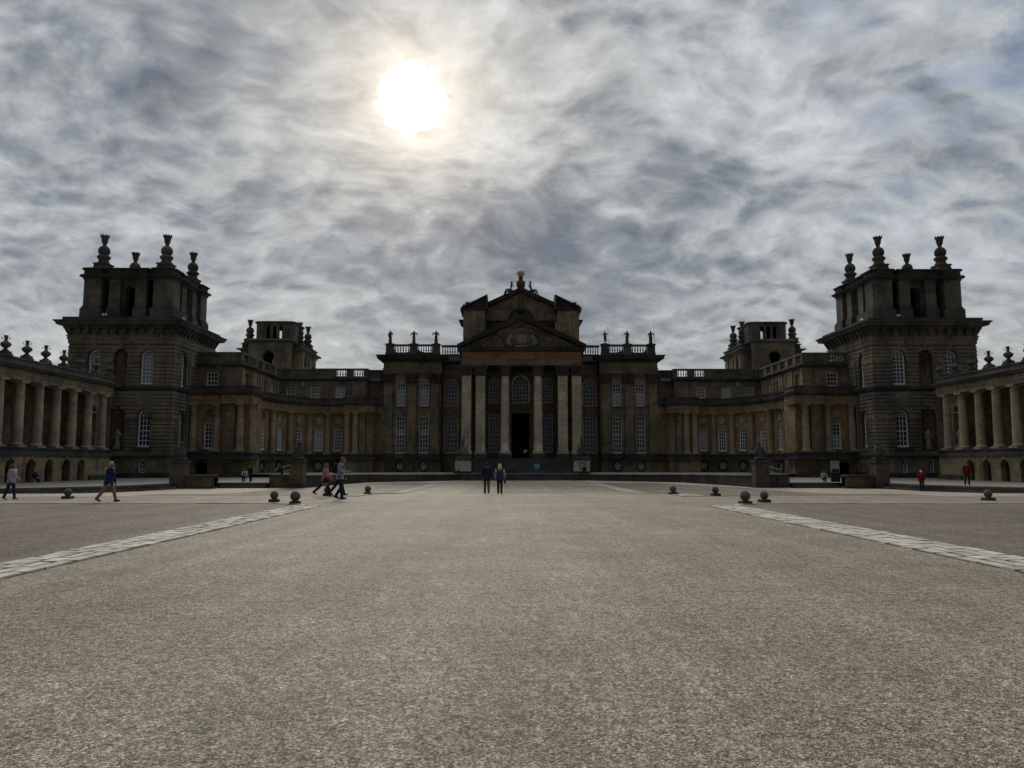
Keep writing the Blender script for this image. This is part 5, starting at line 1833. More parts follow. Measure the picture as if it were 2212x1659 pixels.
# ------------------------------------------------------------------ side colonnades
URN = [(0.34, 0), (0.34, 0.12), (0.2, 0.2), (0.17, 0.3), (0.34, 0.42), (0.50, 0.58), (0.52, 0.70), (0.42, 0.84), (0.22, 0.95), (0.15, 1.05), (0.16, 1.25), (0.21, 1.30), (0.17, 1.36), (0.24, 1.48), (0.22, 1.52)]
colY = [54.7, 57.4, 60.0, 62.6, 65.2, 67.75, 70.3, 72.9, 75.5]
for s in (1, -1):
    side = 'left' if s > 0 else 'right'
    cl = empty('colonnade', (s * -44, 66, 0), 'long %s colonnade of plain columns over a basement of small arches' % side, 'colonnade', 'colonnades along the court sides')
    wl, ent, cor, dk, bsm, trim = (MB(s) for _ in range(6))
    y0, y1 = 53.2, 76.6
    F, L = FR((-42.15, y0), (-42.15, y1))
    arch_y = [56.05, 58.65, 61.3, 63.9, 66.5, 69.05, 71.5]
    bsm.panel(F, L, 0, 2.3, [h_arch(a - y0 - .58, a - y0 + .58, 0.02, 1.98) for a in arch_y], 0.5)
    for a in arch_y:
        q = MB(s)
        q.flat(F, h_rect(a - y0 - .7, a - y0 + .7, 0, 2.1), -0.9)
        q.obox(F, a - y0 - .7, a - y0 - .6, 0, 2.1, -0.9, -0.5)
        q.obox(F, a - y0 + .6, a - y0 + .7, 0, 2.1, -0.9, -0.5)
        q.obox(F, a - y0 - .7, a - y0 + .7, 2.0, 2.1, -0.9, -0.5)
        q.build('arch_recess', 'weathered_stone', cl)
    for a in arch_y:
        pc((cl, 'arch_ring', 'basement_stone', s), 'ring', F, a - y0, 1.98 - .58, .58, .74, -0.02, 0.05, 0, math.pi, 10)
        pc((cl, 'keystone', 'basement_stone', s), 'obox', F, a - y0 - .11, a - y0 + .11, 1.99, 2.28, -0.01, 0.1)
    pth = [(-42.15, y0), (-42.15, y1), (-46.8, y1)]
    dk.sweep(pth, [(-0.5, 2.25), (0.12, 2.25), (0.12, 2.5), (0.03, 2.55), (0.03, 2.8), (0.12, 2.84), (0.12, 2.93), (-0.9, 2.96)])
    pc((cl, 'base_course', 'sooty_shaded_stone', s), 'sweep', [(-42.15, 71.9 + .9), (-42.15, y1), (-46.8, y1)], [(-0.1, 0), (0.12, 0), (0.12, 0.45), (-0.1, 0.5)])
    # floor slab and back wall
    fl = MB(s)
    fl.box(-46.8, -42.3, y0, y1, 2.6, 2.93)
    fl.build('gallery_floor', 'weathered_stone', cl)
    FB, LB = FR((-45.9, y0 - 6), (-45.9, y1))
    wl.panel(FB, LB, 2.9, 8.7)
    FE, LE = FR((-42.3, y1), (-46.8, y1))
    wl.panel(FE, LE, 0.0, 8.6)
    # end bay: wall with a niche between the last two columns
    FN, LN = FR((-42.75, 72.9), (-42.75, 76.5))
    u = 75.5 - 72.9
    wl.panel(FN, LN, 2.9, 8.6, [h_arch(u / 2 - .55, u / 2 + .55, 3.25, 7.3)], 0.55)
    wl.panel(FR((-46, 72.9), (-42.75, 72.9))[0], 3.25, 2.9, 8.6)
    q = MB(s)
    q.flat(FN, h_arch(u / 2 - .6, u / 2 + .6, 3.2, 7.35), -0.54)
    q.build('niche', 'warm_limestone', cl)
    pc((cl, 'niche_band', 'basement_stone', s), 'obox', FN, 0.3, LN - .3, 6.55, 6.7, -0.02, 0.08)
    for yy in colY:
        c = MB(s)
        doric_col(c, -42.62, yy, 2.95, 8.5, 0.43)
        c.build('column', 'column_stone', cl)
    pe_ = [(-42.2, y0), (-42.2, y1), (-46.8, y1)]
    ent.sweep(pe_, [(-0.9, 8.48), (0, 8.48), (0, 8.85), (0.06, 8.88), (0.06, 9.02), (0, 9.04), (0, 9.3), (-0.9, 9.3)])
    cor.sweep(pe_, [(-0.9, 9.3), (0.1, 9.32), (0.34, 9.42), (0.36, 9.52), (0.5, 9.6), (0.5, 9.66), (-0.9, 9.7)])
    pc((cl, 'parapet', 'weathered_stone', s), 'sweep', pe_, [(-0.9, 9.66), (0.06, 9.68), (0.0, 10.1), (0.1, 10.16), (0.1, 10.3), (-0.4, 10.34), (-0.4, 9.6)])
    rf_ = MB(s)
    rf_.box(-52, -42.5, y0 - 6, y1, 9.0, 9.9)
    rf_.box(-52, -46.8, y1, 84.2, 0, 9.9)
    rf_.box(-46.0, -42.6, y0, y1 - 3.6, 8.62, 8.75)
    rf_.build('roof', 'weathered_stone', cl)
    wl.build('wall', 'limestone', cl)
    ent.build('entablature', 'limestone', cl)
    cor.build('cornice', 'weathered_stone', cl)
    dk.build('plinth', 'sooty_shaded_stone', cl)
    bsm.build('basement', 'basement_stone', cl)
    statue('pale statue in the narrow niche between the last two columns of the %s colonnade' % side, (s * -42.98, 74.2, 3.2), -s * math.pi / 2, 1.75, 'none' if s > 0 else 'cloak',
           dict(arms=((15, 15, 70), (20, 10, 40)), legs=((12, 18), (-4, 0))), group=None, pedestal=0.14, mat='statue_niche')
    # urns on the parapet
    for i, (yu, hu) in enumerate(((60.2, 1), (62.9, 1), (65.5, 1), (68.2, 1), (70.9, 1), (73.6, 1), (76.2, 1))):
        lab = 'dark stone urn on the %s colonnade parapet, %s from the tower' % (side, ('seventh', 'sixth', 'fifth', 'fourth', 'third', 'second', 'first')[i])
        u_ = empty('stone_urn', (s * -42.45, yu, 10.3), lab, 'urn', 'urns on the colonnade parapets')
        m_ = MB(s)
        m_.cbox(-42.45, yu, 0.8, 0.8, 10.3, 10.42)
        m_.cbox(-42.45, yu, 0.66, 0.66, 10.42, 10.62)
        m_.build('plinth', 'weathered_stone', u_)
        m_ = MB(s)
        m_.lathe(-42.45, yu, [(r * 0.78, 10.6 + z * 0.86) for r, z in URN], 14)
        for k in range(4):
            a = math.pi / 2 * k + .6
            m_.tube([(-42.45 + math.cos(a) * .17, yu + math.sin(a) * .17, 11.56), (-42.45 + math.cos(a) * .3, yu + math.sin(a) * .3, 11.68), (-42.45 + math.cos(a) * .3, yu + math.sin(a) * .3, 11.78)], 0.028, 5)
        m_.build('vase', 'weathered_stone', u_)

# ------------------------------------------------------------------ rear towers
for s in (1, -1):
    side = 'left' if s > 0 else 'right'
    rt = empty('rear_tower', (s * -43.4, 136, 0), 'distant lanterned stone tower rising behind the %s wing' % side, 'tower', 'lanterned towers far behind the wings')
    sh = 0.0 if s > 0 else -1.3
    cx, cy = -43.4 + sh, 136.2
    wl, cor, lan, dk = MB(s), MB(s), MB(s), MB(s)
    wl.box(cx - 5.15, cx + 5.15, 131.0, 141.4, 0, 21.2)
    F, L = FR((cx - 3.7, 129.6), (cx + 3.7, 129.6))
    kz = 20.15
    wl.panel(F, L, 10, 22.8, [[(2.75, 16.4), (4.25, 16.4), (4.25, 18.9)] + [(3.5 + 1.08 * math.cos(R(a)), kz + 1.08 * math.sin(R(a))) for a in range(-45, 226, 27)] + [(2.75, 18.9)]], 1.3)
    q = MB(s)
    q.flat(F, h_rect(2.2, 4.8, 16.2, 21.5), -1.25)
    q.build('keyhole_recess', 'dark_interior', rt)
    FS, LS = FR((cx + 3.7, 129.6), (cx + 3.7, 137))
    wl.panel(FS, LS, 10, 22.8, [h_rect(1.1, 2.6, 16.5, 20.4)], 0.6)
    wl.panel(FR((cx - 3.7, 137), (cx - 3.7, 129.6))[0], 7.4, 10, 22.8)
    q = MB(s)
    q.flat(FS, h_rect(1.0, 2.7, 16.4, 20.5), -0.55)
    q.build('side_recess', 'dark_interior', rt)
    wl.obox(F, 0.8, L - .8, 21.35, 21.45, 0, 0.12)
    for a, b in ((0.0, 1.3), (L - 1.3, L)):
        wl.obox(F, a, b, 10, 18.2, 0, 0.25)
        wl.obox(F, a - .08, b + .08, 18.2, 18.5, 0, 0.33)
    for y_ in (132.0, 134.6, 139.5):
        wl.box(cx + 5.1, cx + 5.35, y_ - .5, y_ + .5, 5, 21.0)
        dk.box(cx + 5.14, cx + 5.2, y_ + .7, y_ + 1.6, 14, 20.3)
    sqp = [(cx - 5.15, 131.0), (cx + 5.15, 131.0), (cx + 5.15, 141.4), (cx - 5.15, 141.4)]
    cor.sweep(sqp, [(0, 20.9), (0.2, 21.0), (0.25, 21.3), (0.8, 21.5), (0.85, 21.7), (0.1, 21.75), (0.05, 22.4), (0.25, 22.5), (0.25, 22.65), (-1.0, 22.7)], True)
    cor.box(cx - 4.9, cx + 4.9, 131.2, 141.2, 21, 22.6)
    fp_ = [(cx - 3.7, 137), (cx - 3.7, 129.6), (cx + 3.7, 129.6), (cx + 3.7, 137)]
    cor.sweep(fp_, [(-0.5, 22.6), (0.05, 22.6), (0.1, 22.75), (0.35, 22.85), (0.35, 23.0), (-0.5, 23.4)])
    # upper lantern with three narrow arches, rounded corners
    ccx, ccy, hw = cx + 0.6, 133.6, 3.2
    LF, LL = FR((ccx - 1.9, ccy - 3.35), (ccx + 1.9, ccy - 3.35))
    ar = [h_arch(0.45 + i * 1.1, 1.05 + i * 1.1, 23.2 if i != (2 if s > 0 else 0) else 23.2, 25.7) for i in range(3)]
    ar = [h_arch(0.5 + i * 1.1, 1.1 + i * 1.1, 23.2, 25.7) for i in range(3)]
    lan.panel(LF, LL, 22.9, 26.2, ar, 0.35)
    BF, _ = FR((ccx + 1.9, ccy + 3.0), (ccx - 1.9, ccy + 3.0))
    lan.panel(BF, LL, 22.9, 26.2, [h_arch(2.42, 3.08, 23.7, 25.9, 8)], 0.3)
    for sx, sy in ((-1, -1), (1, -1), (-1, 1), (1, 1)):
        pts = [(ccx + sx * 1.9, ccy + sy * 3.45), (ccx + sx * 2.9, ccy + sy * 3.3), (ccx + sx * 3.35, ccy + sy * 2.8), (ccx + sx * 3.45, ccy + sy * 1.9), (ccx + sx * 1.9, ccy + sy * 1.9)]
        if sx * sy < 0:
            pts = pts[::-1]
        lan.prism(pts, 22.9, 26.2)
    for sx in (-1, 1):
        lan.box(min(ccx + sx * 2.9, ccx + sx * 3.2), max(ccx + sx * 2.9, ccx + sx * 3.2), ccy - 2, ccy + 2, 22.9, 26.2)
    op = [(ccx - 1.9, ccy - 3.4), (ccx + 1.9, ccy - 3.4), (ccx + 2.95, ccy - 3.3), (ccx + 3.4, ccy - 2.8), (ccx + 3.45, ccy - 1.9), (ccx + 3.2, ccy - 1.7), (ccx + 3.2, ccy + 1.7), (ccx + 3.45, ccy + 1.9), (ccx + 3.4, ccy + 2.8), (ccx + 2.95, ccy + 3.3), (ccx + 1.9, ccy + 3.4),
          (ccx - 1.9, ccy + 3.4), (ccx - 2.95, ccy + 3.3), (ccx - 3.4, ccy + 2.8), (ccx - 3.45, ccy + 1.9), (ccx - 3.2, ccy + 1.7), (ccx - 3.2, ccy - 1.7), (ccx - 3.45, ccy - 1.9), (ccx - 3.4, ccy - 2.8), (ccx - 2.95, ccy - 3.3)]
    cor.sweep(op, [(-0.6, 26.1), (0.04, 26.1), (0.24, 26.3), (0.24, 26.42), (-0.6, 26.6)], True)
    cor.prism([(x * 1, y) for x, y in op], 26.2, 26.5)
    wl.build('wall', 'tower_stone', rt)
    lan.build('lantern', 'lantern_stone', rt)
    cor.build('cornice', 'weathered_stone', rt)
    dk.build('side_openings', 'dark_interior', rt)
    for fx, fy in ((-47.75, 132.2), (-39.2, 138.8), (-39.55, 134.6), (-47.75, 139.4)):
        finial(rt, s, fx + sh, fy, 22.7 if s > 0 else 22.95, 1.02)

# ------------------------------------------------------------------ roof statues
SP = [(-15.75 - 3.0, 'draped stone statue at the outer left end of the roof balustrade, one arm folded', 'robe', dict(arms=((60, 25, 80), (0, 10, 30))), False),
      (-15.35, 'draped stone statue in the middle of the left balustrade, both arms spread', 'robe', dict(arms=((10, 62, 15), (20, 45, 55))), False),
      (-12.15, 'draped stone statue on the left balustrade pedestal nearest the portico, arm held out', 'robe', dict(arms=((10, 40, 70), (15, 70, 10))), False),
      (12.15, 'helmeted stone soldier statue with spear on the right balustrade nearest the portico', 'soldier', dict(arms=((10, 45, 90), (5, 35, 20)), legs=((12, 10), (-8, 0))), 'L'),
      (15.35, 'slender draped stone statue in the middle of the right balustrade, one hand out', 'robe', dict(arms=((5, 5, 20), (15, 50, 45))), False),
      (18.75, 'caped stone soldier statue with spear at the outer right end of the balustrade', 'cloak', dict(arms=((10, 55, 100), (5, 28, 20)), legs=((10, 10), (-6, 0))), 'L')]
for x, lab, kind, pose, sp in SP:
    statue(lab, (x, 106.75, 18.68), math.pi, 1.85, kind, pose, 'statues on the roof balustrade', 'L' if sp else False, vs=0.028, mat='weathered_stone')
statue('dark stone figure standing before the lunette under the top gable', (0, 104.2, 23.3), math.pi, 1.95, 'robe', dict(arms=((5, 12, 20), (5, 14, 20))), None, vs=0.03, mat='weathered_stone')
led = MB()
led.box(-0.5, 0.5, 103.9, 104.6, 22.9, 23.3)
led.build('bracket', 'sooty_shaded_stone', pb)
for s in (1, -1):
    zb = 25.95
    J = skeleton(2.8, legs=((86, 60), (62, 40)), arms=((-25, 30, 40), (-25, 38, 60)), lean=-8, sit=0.1)
    o_ = empty('statue', (s * -1.15, 105, zb), 'dark stone captive figure seated on the gable slope %s of the gilded ball' % ('left' if s > 0 else 'right'), 'statue', 'seated figures beside the top ball')
    b = MB()
    b.M = Matrix.Translation((s * -1.45, 104.0, zb - 0.1)) @ Matrix.Rotation(s * math.pi / 2 + s * 0.25, 4, 'Z')
    for q in ('k0', 'k1'):
        J[q].z += 0.05
    for q in ('a0', 'a1'):
        J[q].z -= 0.30
        J[q].y += 0.12
    body_mesh(b, J)
    b.ball(J['head'] + Vector((0, -0.01, 0.03)), 0.15, 12)
    b.tube([J['hip'] + Vector((0, -0.2, -0.25)), J['hip'] + Vector((0, 0.1, -0.1)), J['k0'] + Vector((0.08, 0.1, -0.4))], [0.2, 0.22, 0.1], 10)
    remesh(b.build('figure', 'weathered_stone', o_), 0.028)

# ------------------------------------------------------------------ trophy pedestals beside the steps
for s in (1, -1):
    side = 'left' if s > 0 else 'right'
    tp = empty('trophy_pedestal', (s * -7.45, 95.0, 0.36), 'pale stone block carrying dark carved flags and armour, %s of entrance steps' % side, 'pedestal')
    m_ = MB(s)
    m_.cbox(-7.45, 95.0, 1.95, 1.95, 0.62, 1.98)
    b_ = m_.build('block', 'pale_limestone', tp)
    m_ = MB(s)
    m_.cbox(-7.45, 95.0, 2.2, 2.2, 0.36, 0.62)
    m_.cbox(-7.45, 95.0, 2.25, 2.25, 1.98, 2.18, 0.0)
    m_.cbox(-7.45, 95.0, 2.0, 2.0, 2.18, 2.5, 0.1)
    m_.build('mouldings', 'sooty_shaded_stone', tp)
    if s < 0:
        m_ = MB(s)
        m_.ring(((-7.45, 94.02), (1, 0), (0, -1)), 0, 1.32, 0.28, 0.42, -0.05, 0.06, n=16)
        m_.build('roundel', 'limestone', tp)
    m_ = MB(s)
    rnd = random.Random(31)
    X, Y = -7.45, 95.0
    m_.tube([(X, Y, 2.4), (X + .1, Y, 3.1), (X - .05, Y, 3.7)], [0.62, 0.48, 0.2], 10, 0.8)
    m_.tube([(X - .3, Y, 3.1), (X - .05, Y, 4.2), (X + .12, Y, 5.25)], [0.36, 0.22, 0.015], 7, 0.5)
    m_.tube([(X + .35, Y, 3.0), (X + .42, Y, 3.7), (X + .44, Y, 4.2)], [0.2, 0.09, 0.01], 6)
    for k in range(26):
        a = rnd.uniform(0, 6.28)
        r0 = rnd.uniform(0.3, 0.7)
        zt = rnd.uniform(2.6, 3.9)
        r1 = max(0.05, 0.75 * (4.3 - zt) / 1.9)
        m_.tube([(X + math.cos(a) * r0 * .6, Y + math.sin(a) * r0 * .6, 2.45), (X + math.cos(a) * r1 * .9, Y + math.sin(a) * r1 * .9, (2.5 + zt) / 2), (X + math.cos(a + .3) * r1 * .8, Y + math.sin(a + .3) * r1 * .8, zt)],
                [0.1, rnd.uniform(0.09, 0.2), 0.04], 6)
    m_.ball((X - .35, Y - .5, 2.85), 0.27, 10)
    m_.ball((X + .4, Y - .45, 2.75), 0.24, 10)
    remesh(m_.build('carved_trophy', 'weathered_stone', tp), 0.035)

# ------------------------------------------------------------------ gate piers and low walls flanking the court steps
for s in (1, -1):
    side = 'left' if s > 0 else 'right'
    for (px, pz, w0_, w1_, inner) in ((-19.6, 1.9, -21.9, -20.15, True), (-28.75, 1.86, -28.2, -25.75, False)):
        py = 63.95 if inner else 62.0
        word = 'inner' if inner else 'outer'
        gp = empty('gate_pier', (s * px, py, -0.45), 'stone pier with carved group, %s one of the %s court steps' % (word, side), 'pier', 'piers beside the court steps')
        m_ = MB(s)
        m_.cbox(px, py, 1.12, 1.12, -0.1, pz - .22)
        m_.build('shaft', 'pier_stone', gp)
        m_ = MB(s)
        m_.cbox(px, py, 1.32, 1.32, -0.65, -0.1)
        m_.cbox(px, py, 1.3, 1.3, pz - .22, pz, 0.0)
        m_.build('mouldings', 'sooty_shaded_stone', gp)
        m_ = MB(s)
        rnd = random.Random(5 if inner else 9)
        m_.cbox(px, py, 0.9, 0.9, pz, pz + .18)
        m_.tube([(px, py, pz + .15), (px, py, pz + .6), (px + .05, py, pz + 1.0), (px + .05, py, pz + 1.35)], [0.42, 0.34, 0.26, 0.12], 10)
        m_.ball((px + .08, py - .05, pz + 1.4), 0.17, 10)
        for k in range(9):
            a = rnd.uniform(0, 6.28)
            m_.tube([(px + math.cos(a) * .3, py + math.sin(a) * .3, pz + .15), (px + math.cos(a) * .42, py + math.sin(a) * .4, pz + rnd.uniform(.4, .7)), (px + math.cos(a + .5) * .3, py + math.sin(a + .5) * .3, pz + rnd.uniform(.7, 1.2))], [0.1, 0.14, 0.06], 6)
        remesh(m_.build('carved_group', 'sooty_shaded_stone', gp), 0.035)
        lw = empty('low_wall', (s * (w0_ + w1_) / 2, py, -0.45), 'low coped stone wall joining the %s pier to the %s court steps' % (word, side), 'wall', 'low walls beside the court steps')
        m_ = MB(s)
        m_.box(w0_, w1_, py - .3, py + .3, -0.3, 0.5)
        m_.box(w0_ if inner else w1_ - 1.0, w0_ + 1.0 if inner else w1_, py - .38, py + .38, -0.28, 0.49)
        m_.build('body', 'pier_stone', lw)
        m_ = MB(s)
        m_.box(w0_ - .04, w1_ + .04, py - .45, py + .45, -0.65, -0.3)
        m_.box(w0_ - .04, w1_ + .04, py - .45, py + .45, 0.5, 0.66)
        m_.build('coping', 'sooty_shaded_stone', lw)
    # handrail down to the landing
    hr = empty('handrail', (s * -21.6, 66.2, 0.36), 'slim sloping metal handrail behind the %s low wall' % side, 'handrail')
    m_ = MB(s)
    m_.tube([(-23.2, 69.2, 0.05), (-23.2, 69.2, 1.0), (-21.3, 69.2, 1.62), (-20.9, 69.2, 1.62)], 0.032, 8)
    m_.tube([(-23.2, 69.2, 0.55), (-21.3, 69.2, 1.17)], 0.025, 8)
    m_.tube([(-21.3, 69.2, 0.4), (-21.3, 69.2, 1.62)], 0.028, 8)
    m_.build('rail', 'handrail_steel', hr)

# ------------------------------------------------------------------ stone balls on plinths
def bollard(x, y, lab, r=0.172, plinth=True):
    z = gz(x, y)
    o_ = empty('ball_bollard', (x, y, z), lab, 'bollard', 'stone balls on small plinths')
    m_ = MB()
    if plinth:
        m_.sq(x, y, [(0.20, z - 0.03), (0.20, z + 0.11), (0.165, z + 0.13)], math.pi / 4 + 0.15)
    m_.lathe(x, y, [(0.12, z + 0.11), (0.10, z + 0.17)], 12)
    m_.build('plinth', 'sooty_shaded_stone', o_)
    m_ = MB()
    m_.ball((x, y, z + 0.13 + r * 0.95), r, 22)
    m_.build('ball', 'bollard_stone', o_, smooth=True)


bollard(-21.9, 34.6, 'stone ball bollard standing by itself on pale gravel at far left')
bollard(-11.6, 31.6, 'left one of the close pair of stone ball bollards at the left kerb corner')
bollard(-10.25, 29.9, 'right one of the close pair of ball bollards at the left kerb corner', 0.2)
bollard(-9.3, 40.2, 'stone ball bollard at the start of the far left kerb strip')
bollard(-10.9, 37.9, 'stone ball bollard behind the legs of the walker in pink')
bollard(6.85, 39.9, 'stone ball bollard at the start of the far right kerb strip')
bollard(8.45, 37.6, 'small stone ball bollard between the far kerb ball and the right pair')
bollard(7.5, 29.9, 'left and larger one of the pair of ball bollards at the right kerb corner', 0.2)
bollard(8.7, 31.2, 'right one of the pair of ball bollards at the right kerb corner')
bollard(19.0, 32.8, 'stone ball bollard standing by itself on pale gravel at far right')

# ------------------------------------------------------------------ signs
sg = empty('information_board', (1.82, 95.4, 0.6), 'upright pale blue board standing on the entrance steps', 'sign')
m_ = MB()
m_.box(1.5, 2.15, 95.35, 95.40, 0.78, 1.55)
m_.build('panel', 'sign_blue', sg)
m_ = MB()
m_.box(1.78, 2.0, 95.34, 95.349, 0.95, 1.0)
m_.box(1.72, 2.02, 95.34, 95.349, 0.88, 0.91)
m_.build('lettering', 'sign_pale', sg)
m_ = MB()
for x in (1.56, 2.08):
    m_.box(x - .02, x + .02, 95.41, 95.45, 0.6, 1.5)
m_.build('stand', 'iron', sg)
sg = empty('banner_sign', (-27.3, 66, 0), 'upright maroon banner board standing on the pavement before the left wing', 'sign')
m_ = MB()
m_.box(-27.5, -27.06, 65.95, 66.0, 0.06, 1.02)
m_.build('panel', 'sign_maroon', sg)
m_ = MB()
m_.cbox(-27.26, 65.945, 0.09, 0.006, 0.36, 0.50)
m_.cbox(-27.26, 65.945, 0.16, 0.006, 0.30, 0.33)
m_.build('emblem', 'sign_pale', sg)
m_ = MB()
m_.box(-27.55, -27.0, 65.85, 66.1, 0, 0.06)
m_.build('foot', 'iron', sg)
ps = empty('exhibition_poster', (26.85, 66, 0), 'tall grey portrait poster of a dark suited sitter, before the right wing', 'poster')
m_ = MB()
m_.box(26.45, 27.2, 65.95, 66.0, 0.82, 1.82)
pp = m_.build('panel', 'poster_grey', ps)
m_ = MB()
m_.box(26.43, 27.22, 65.9, 66.05, 0.0, 0.78)
m_.build('stand', 'poster_dark', ps)
PF = ((26.45, 65.95), (1, 0), (0, -1))
m_ = MB()
m_.obox(PF, 0, 0.001, 0.83, 0.831, 0, 0.001)
m_.flat(PF, [(0.04, 0.84), (0.74, 0.84), (0.72, 1.0), (0.62, 1.13), (0.48, 1.18), (0.30, 1.18), (0.16, 1.12), (0.06, 0.98)], 0.004)
m_.build('suit', 'poster_dark', pp)
m_ = MB()
m_.flat(PF, [(0.39 + 0.085 * math.cos(R(a)), 1.28 + 0.125 * math.sin(R(a))) for a in range(0, 360, 24)], 0.006)
m_.flat(PF, [(0.36, 1.05), (0.42, 1.05), (0.44, 1.16), (0.34, 1.16)], 0.006)
m_.build('face', 'poster_face', pp)
cu = bpy.data.curves.new('poster_lettering', 'FONT')
cu.body = 'Churchill'
cu.size = 0.15
cu.align_x = 'CENTER'
cu.materials.append(MATS['poster_teal'])
tmp_ = bpy.data.objects.new('lettering_curve', cu)
tx = bpy.data.objects.new('lettering', bpy.data.meshes.new_from_object(tmp_))
bpy.data.objects.remove(tmp_)
col.objects.link(tx)
tx.parent = ps
tx.location = (0.0, -0.058, 1.58)
tx.rotation_euler = (R(90), 0, 0)

# ------------------------------------------------------------------ people
def at(x, y):
    return (x, y, gz(x, y) + 0.01)


WALK = dict(legs=((26, 8), (-18, 14)), arms=((-18, 8, 14), (20, 8, 24)), lean=5)
RT = -math.pi / 2          # facing +X (to the right)
person(at(-23.85, 33.6), RT, 'woman with auburn curls in a lilac jacket walking at the far left edge', 1.62, 'coat', 'cloth_lilac', 'cloth_jeans', 'cloth_grey', 'hair_auburn', 'bob', 0.10,
       dict(legs=((12, 6), (-14, 8)), arms=((-5, 10, 62), (-10, 10, 45)), lean=5))
person(at(-18.5, 31.6), RT, 'grey haired man in a royal blue jacket and tan trousers striding right', 1.76, 'coat', 'cloth_royal', 'cloth_tan', 'cloth_black', 'hair_grey', 'short', 0.16,
       dict(legs=((24, 10), (-22, 16)), arms=((5, 4, 12), (-4, 4, 18)), lean=7), bag=('small_pack', 'cloth_lime'))
person(at(-10.72, 36.6), RT, 'walker in a long pink coat and black leggings striding right', 1.66, 'coat', 'cloth_pink', 'cloth_black', 'cloth_grey', 'hair_fair', 'bob', 0.28,
       dict(legs=((20, 4), (-32, 16)), arms=((10, 8, 30), (15, 8, 50)), lean=6), bag=('side_bag', 'cloth_black'), hood=True)
person(at(-10.25, 37.6), RT, 'person in dark clothes mostly hidden between the pink coat and the tall man', 1.74, 'coat', 'cloth_darkblue', 'cloth_darkblue', 'cloth_black', 'hair_dark', 'short', 0.12,
       dict(legs=((20, 6), (-24, 16)), arms=((-18, 8, 14), (20, 8, 24))))
person(at(-9.35, 33.7), RT, 'tall man in a grey jumper and jeans looking down at his hands', 1.92, 'jumper', 'cloth_grey', 'cloth_jeans', 'cloth_black', 'hair_fair', 'short', 0.1,
       dict(legs=((6, 2), (10, 42)), arms=((10, 6, 78), (12, 6, 80)), lean=4, head=(22, 0)), bag=('backpack', 'cloth_black'))
person(at(-3.05, 42.3), 0.05, 'man in a dark blue jacket and brown trousers walking away from the camera', 1.80, 'coat', 'cloth_darkblue', 'cloth_brown', 'cloth_black', 'hair_dark', 'short', 0.20,
       dict(legs=((10, 4), (-14, 22)), arms=((6, 12, 30), (12, 10, 10)), lean=2))
person(at(-2.32, 42.4), -0.05, 'blond woman in a teal waistcoat and black trousers with handbag, right one of the couple', 1.70, 'vest', 'cloth_teal', 'cloth_black', 'cloth_black', 'hair_blond', 'long', 0.16,
       dict(legs=((5, 3), (-6, 6)), arms=((4, 14, 10), (6, 16, 15)), lean=3), bag=('hand_bag', 'cloth_black'))
person((28.45, 55.2, gz(0, 55)), 2.6, 'white haired person in a red coat on the gravel before the right pavement', 1.58, 'coat', 'cloth_red', 'cloth_black', 'cloth_black', 'hair_white', 'short', 0.14,
       dict(legs=((8, 4), (-10, 10)), arms=((6, 10, 40), (10, 10, 30)), lean=8))
person((32.3, 56, 0.0), 2.9, 'person in a red jacket and long black trousers before an arch of the right colonnade', 1.72, 'coat', 'cloth_red', 'cloth_black', 'cloth_black', 'hair_dark', 'short', 0.12,
       dict(legs=((8, 4), (-10, 8)), arms=((6, 10, 20), (-6, 10, 15)), lean=3))
# doorway group
person((-0.55, 105.0, 2.25), math.pi, 'man in a dark suit and white shirt front standing just inside the entrance door', 1.8, 'coat', 'cloth_suit', 'cloth_black', 'cloth_black', 'hair_grey', 'short', 0.16,
       dict(legs=((3, 2), (-3, 2)), arms=((5, 8, 20), (5, 8, 20))))
person((-0.05, 105.5, 2.25), math.pi, 'darkly dressed visitor behind in the doorway, second from left', 1.62, 'coat', 'cloth_suit', 'cloth_black', 'cloth_black', 'hair_dark', 'short', 0.16, dict(legs=((3, 2), (-3, 2)), arms=((5, 8, 20), (5, 8, 20))))
person((0.25, 105.3, 2.25), math.pi, 'darkly dressed visitor in the doorway beside the person in white', 1.68, 'coat', 'cloth_suit', 'cloth_black', 'cloth_black', 'hair_dark', 'short', 0.16, dict(legs=((3, 2), (-3, 2)), arms=((5, 8, 20), (5, 8, 20))))
person((0.5, 103.0, 2.25), -0.4, 'person in a bright white shirt stooping at the entrance door', 1.5, 'shirt', 'cloth_white', 'cloth_black', 'cloth_black', 'hair_dark', 'short', 0.08,
       dict(legs=((10, 6), (-4, 4)), arms=((20, 25, 30), (15, 35, 60)), lean=28))
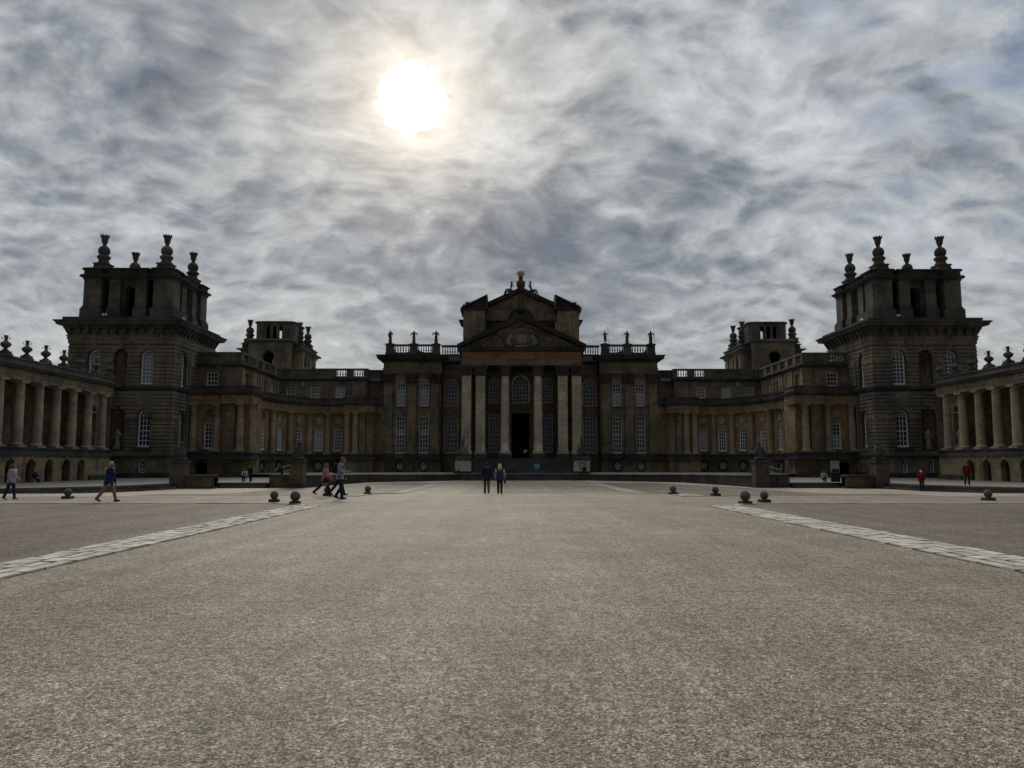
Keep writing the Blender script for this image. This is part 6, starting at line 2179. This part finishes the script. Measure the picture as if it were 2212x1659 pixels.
SIT = dict(legs=((84, 88), (80, 80)), arms=((28, 10, 55), (28, 10, 60)), lean=10)
person((-7.9, 93.15, 0.36), math.pi, 'person with white sleeves seated against the left trophy pedestal', 1.7, 'jumper', 'cloth_pale_grey', 'cloth_black', 'cloth_black', 'hair_dark', 'short', 0.05, dict(SIT, sit=0.24), bag=('side_bag', 'cloth_black'))
person((7.6, 93.2, 0.36), math.pi, 'darkly dressed person seated below the right trophy pedestal', 1.7, 'coat', 'cloth_black', 'cloth_black', 'cloth_black', 'hair_dark', 'short', 0.05, dict(SIT, sit=0.20))
person((-41.35, 63.2, 0.0), -math.pi / 2, 'person in dark coat with pale scarf sitting against the left colonnade basement', 1.7, 'coat', 'cloth_black', 'cloth_darkblue', 'cloth_pale_grey', 'hair_grey', 'short', 0.05, dict(SIT, sit=0.32), bag=('side_bag', 'cloth_grey'))
person((-25.1, 67.0, 0.0), math.pi, 'person in a pale top sitting on the landing behind the left court steps', 1.6, 'jumper', 'cloth_pale_grey', 'cloth_black', 'cloth_black', 'hair_dark', 'short', 0.05, dict(SIT, sit=0.45))
person((-24.4, 66.4, 0.0), math.pi * 0.9, 'darkly dressed person standing on the landing with a pale carrier bag', 1.5, 'coat', 'cloth_darkblue', 'cloth_black', 'cloth_black', 'hair_dark', 'short', 0.2,
       dict(legs=((3, 2), (-3, 2)), arms=((5, 8, 30), (5, 8, 10))), bag=('hand_bag', 'cloth_pale_grey'))
person((-22.0, 67.5, 0.2), math.pi * 0.5, 'dark figure bending beside the left handrail', 1.45, 'coat', 'cloth_darkblue', 'cloth_black', 'cloth_black', 'hair_dark', 'short', 0.12, dict(legs=((10, 10), (-5, 6)), arms=((20, 8, 30), (25, 8, 30)), lean=22))
person((25.75, 66.0, 0.0), math.pi, 'person in a white top crouching left of the portrait poster', 1.6, 'jumper', 'cloth_pale_grey', 'cloth_black', 'cloth_pale_grey', 'hair_dark', 'short', 0.05, dict(legs=((95, 110), (88, 100)), arms=((35, 14, 60), (35, 14, 60)), lean=18, sit=0.3))
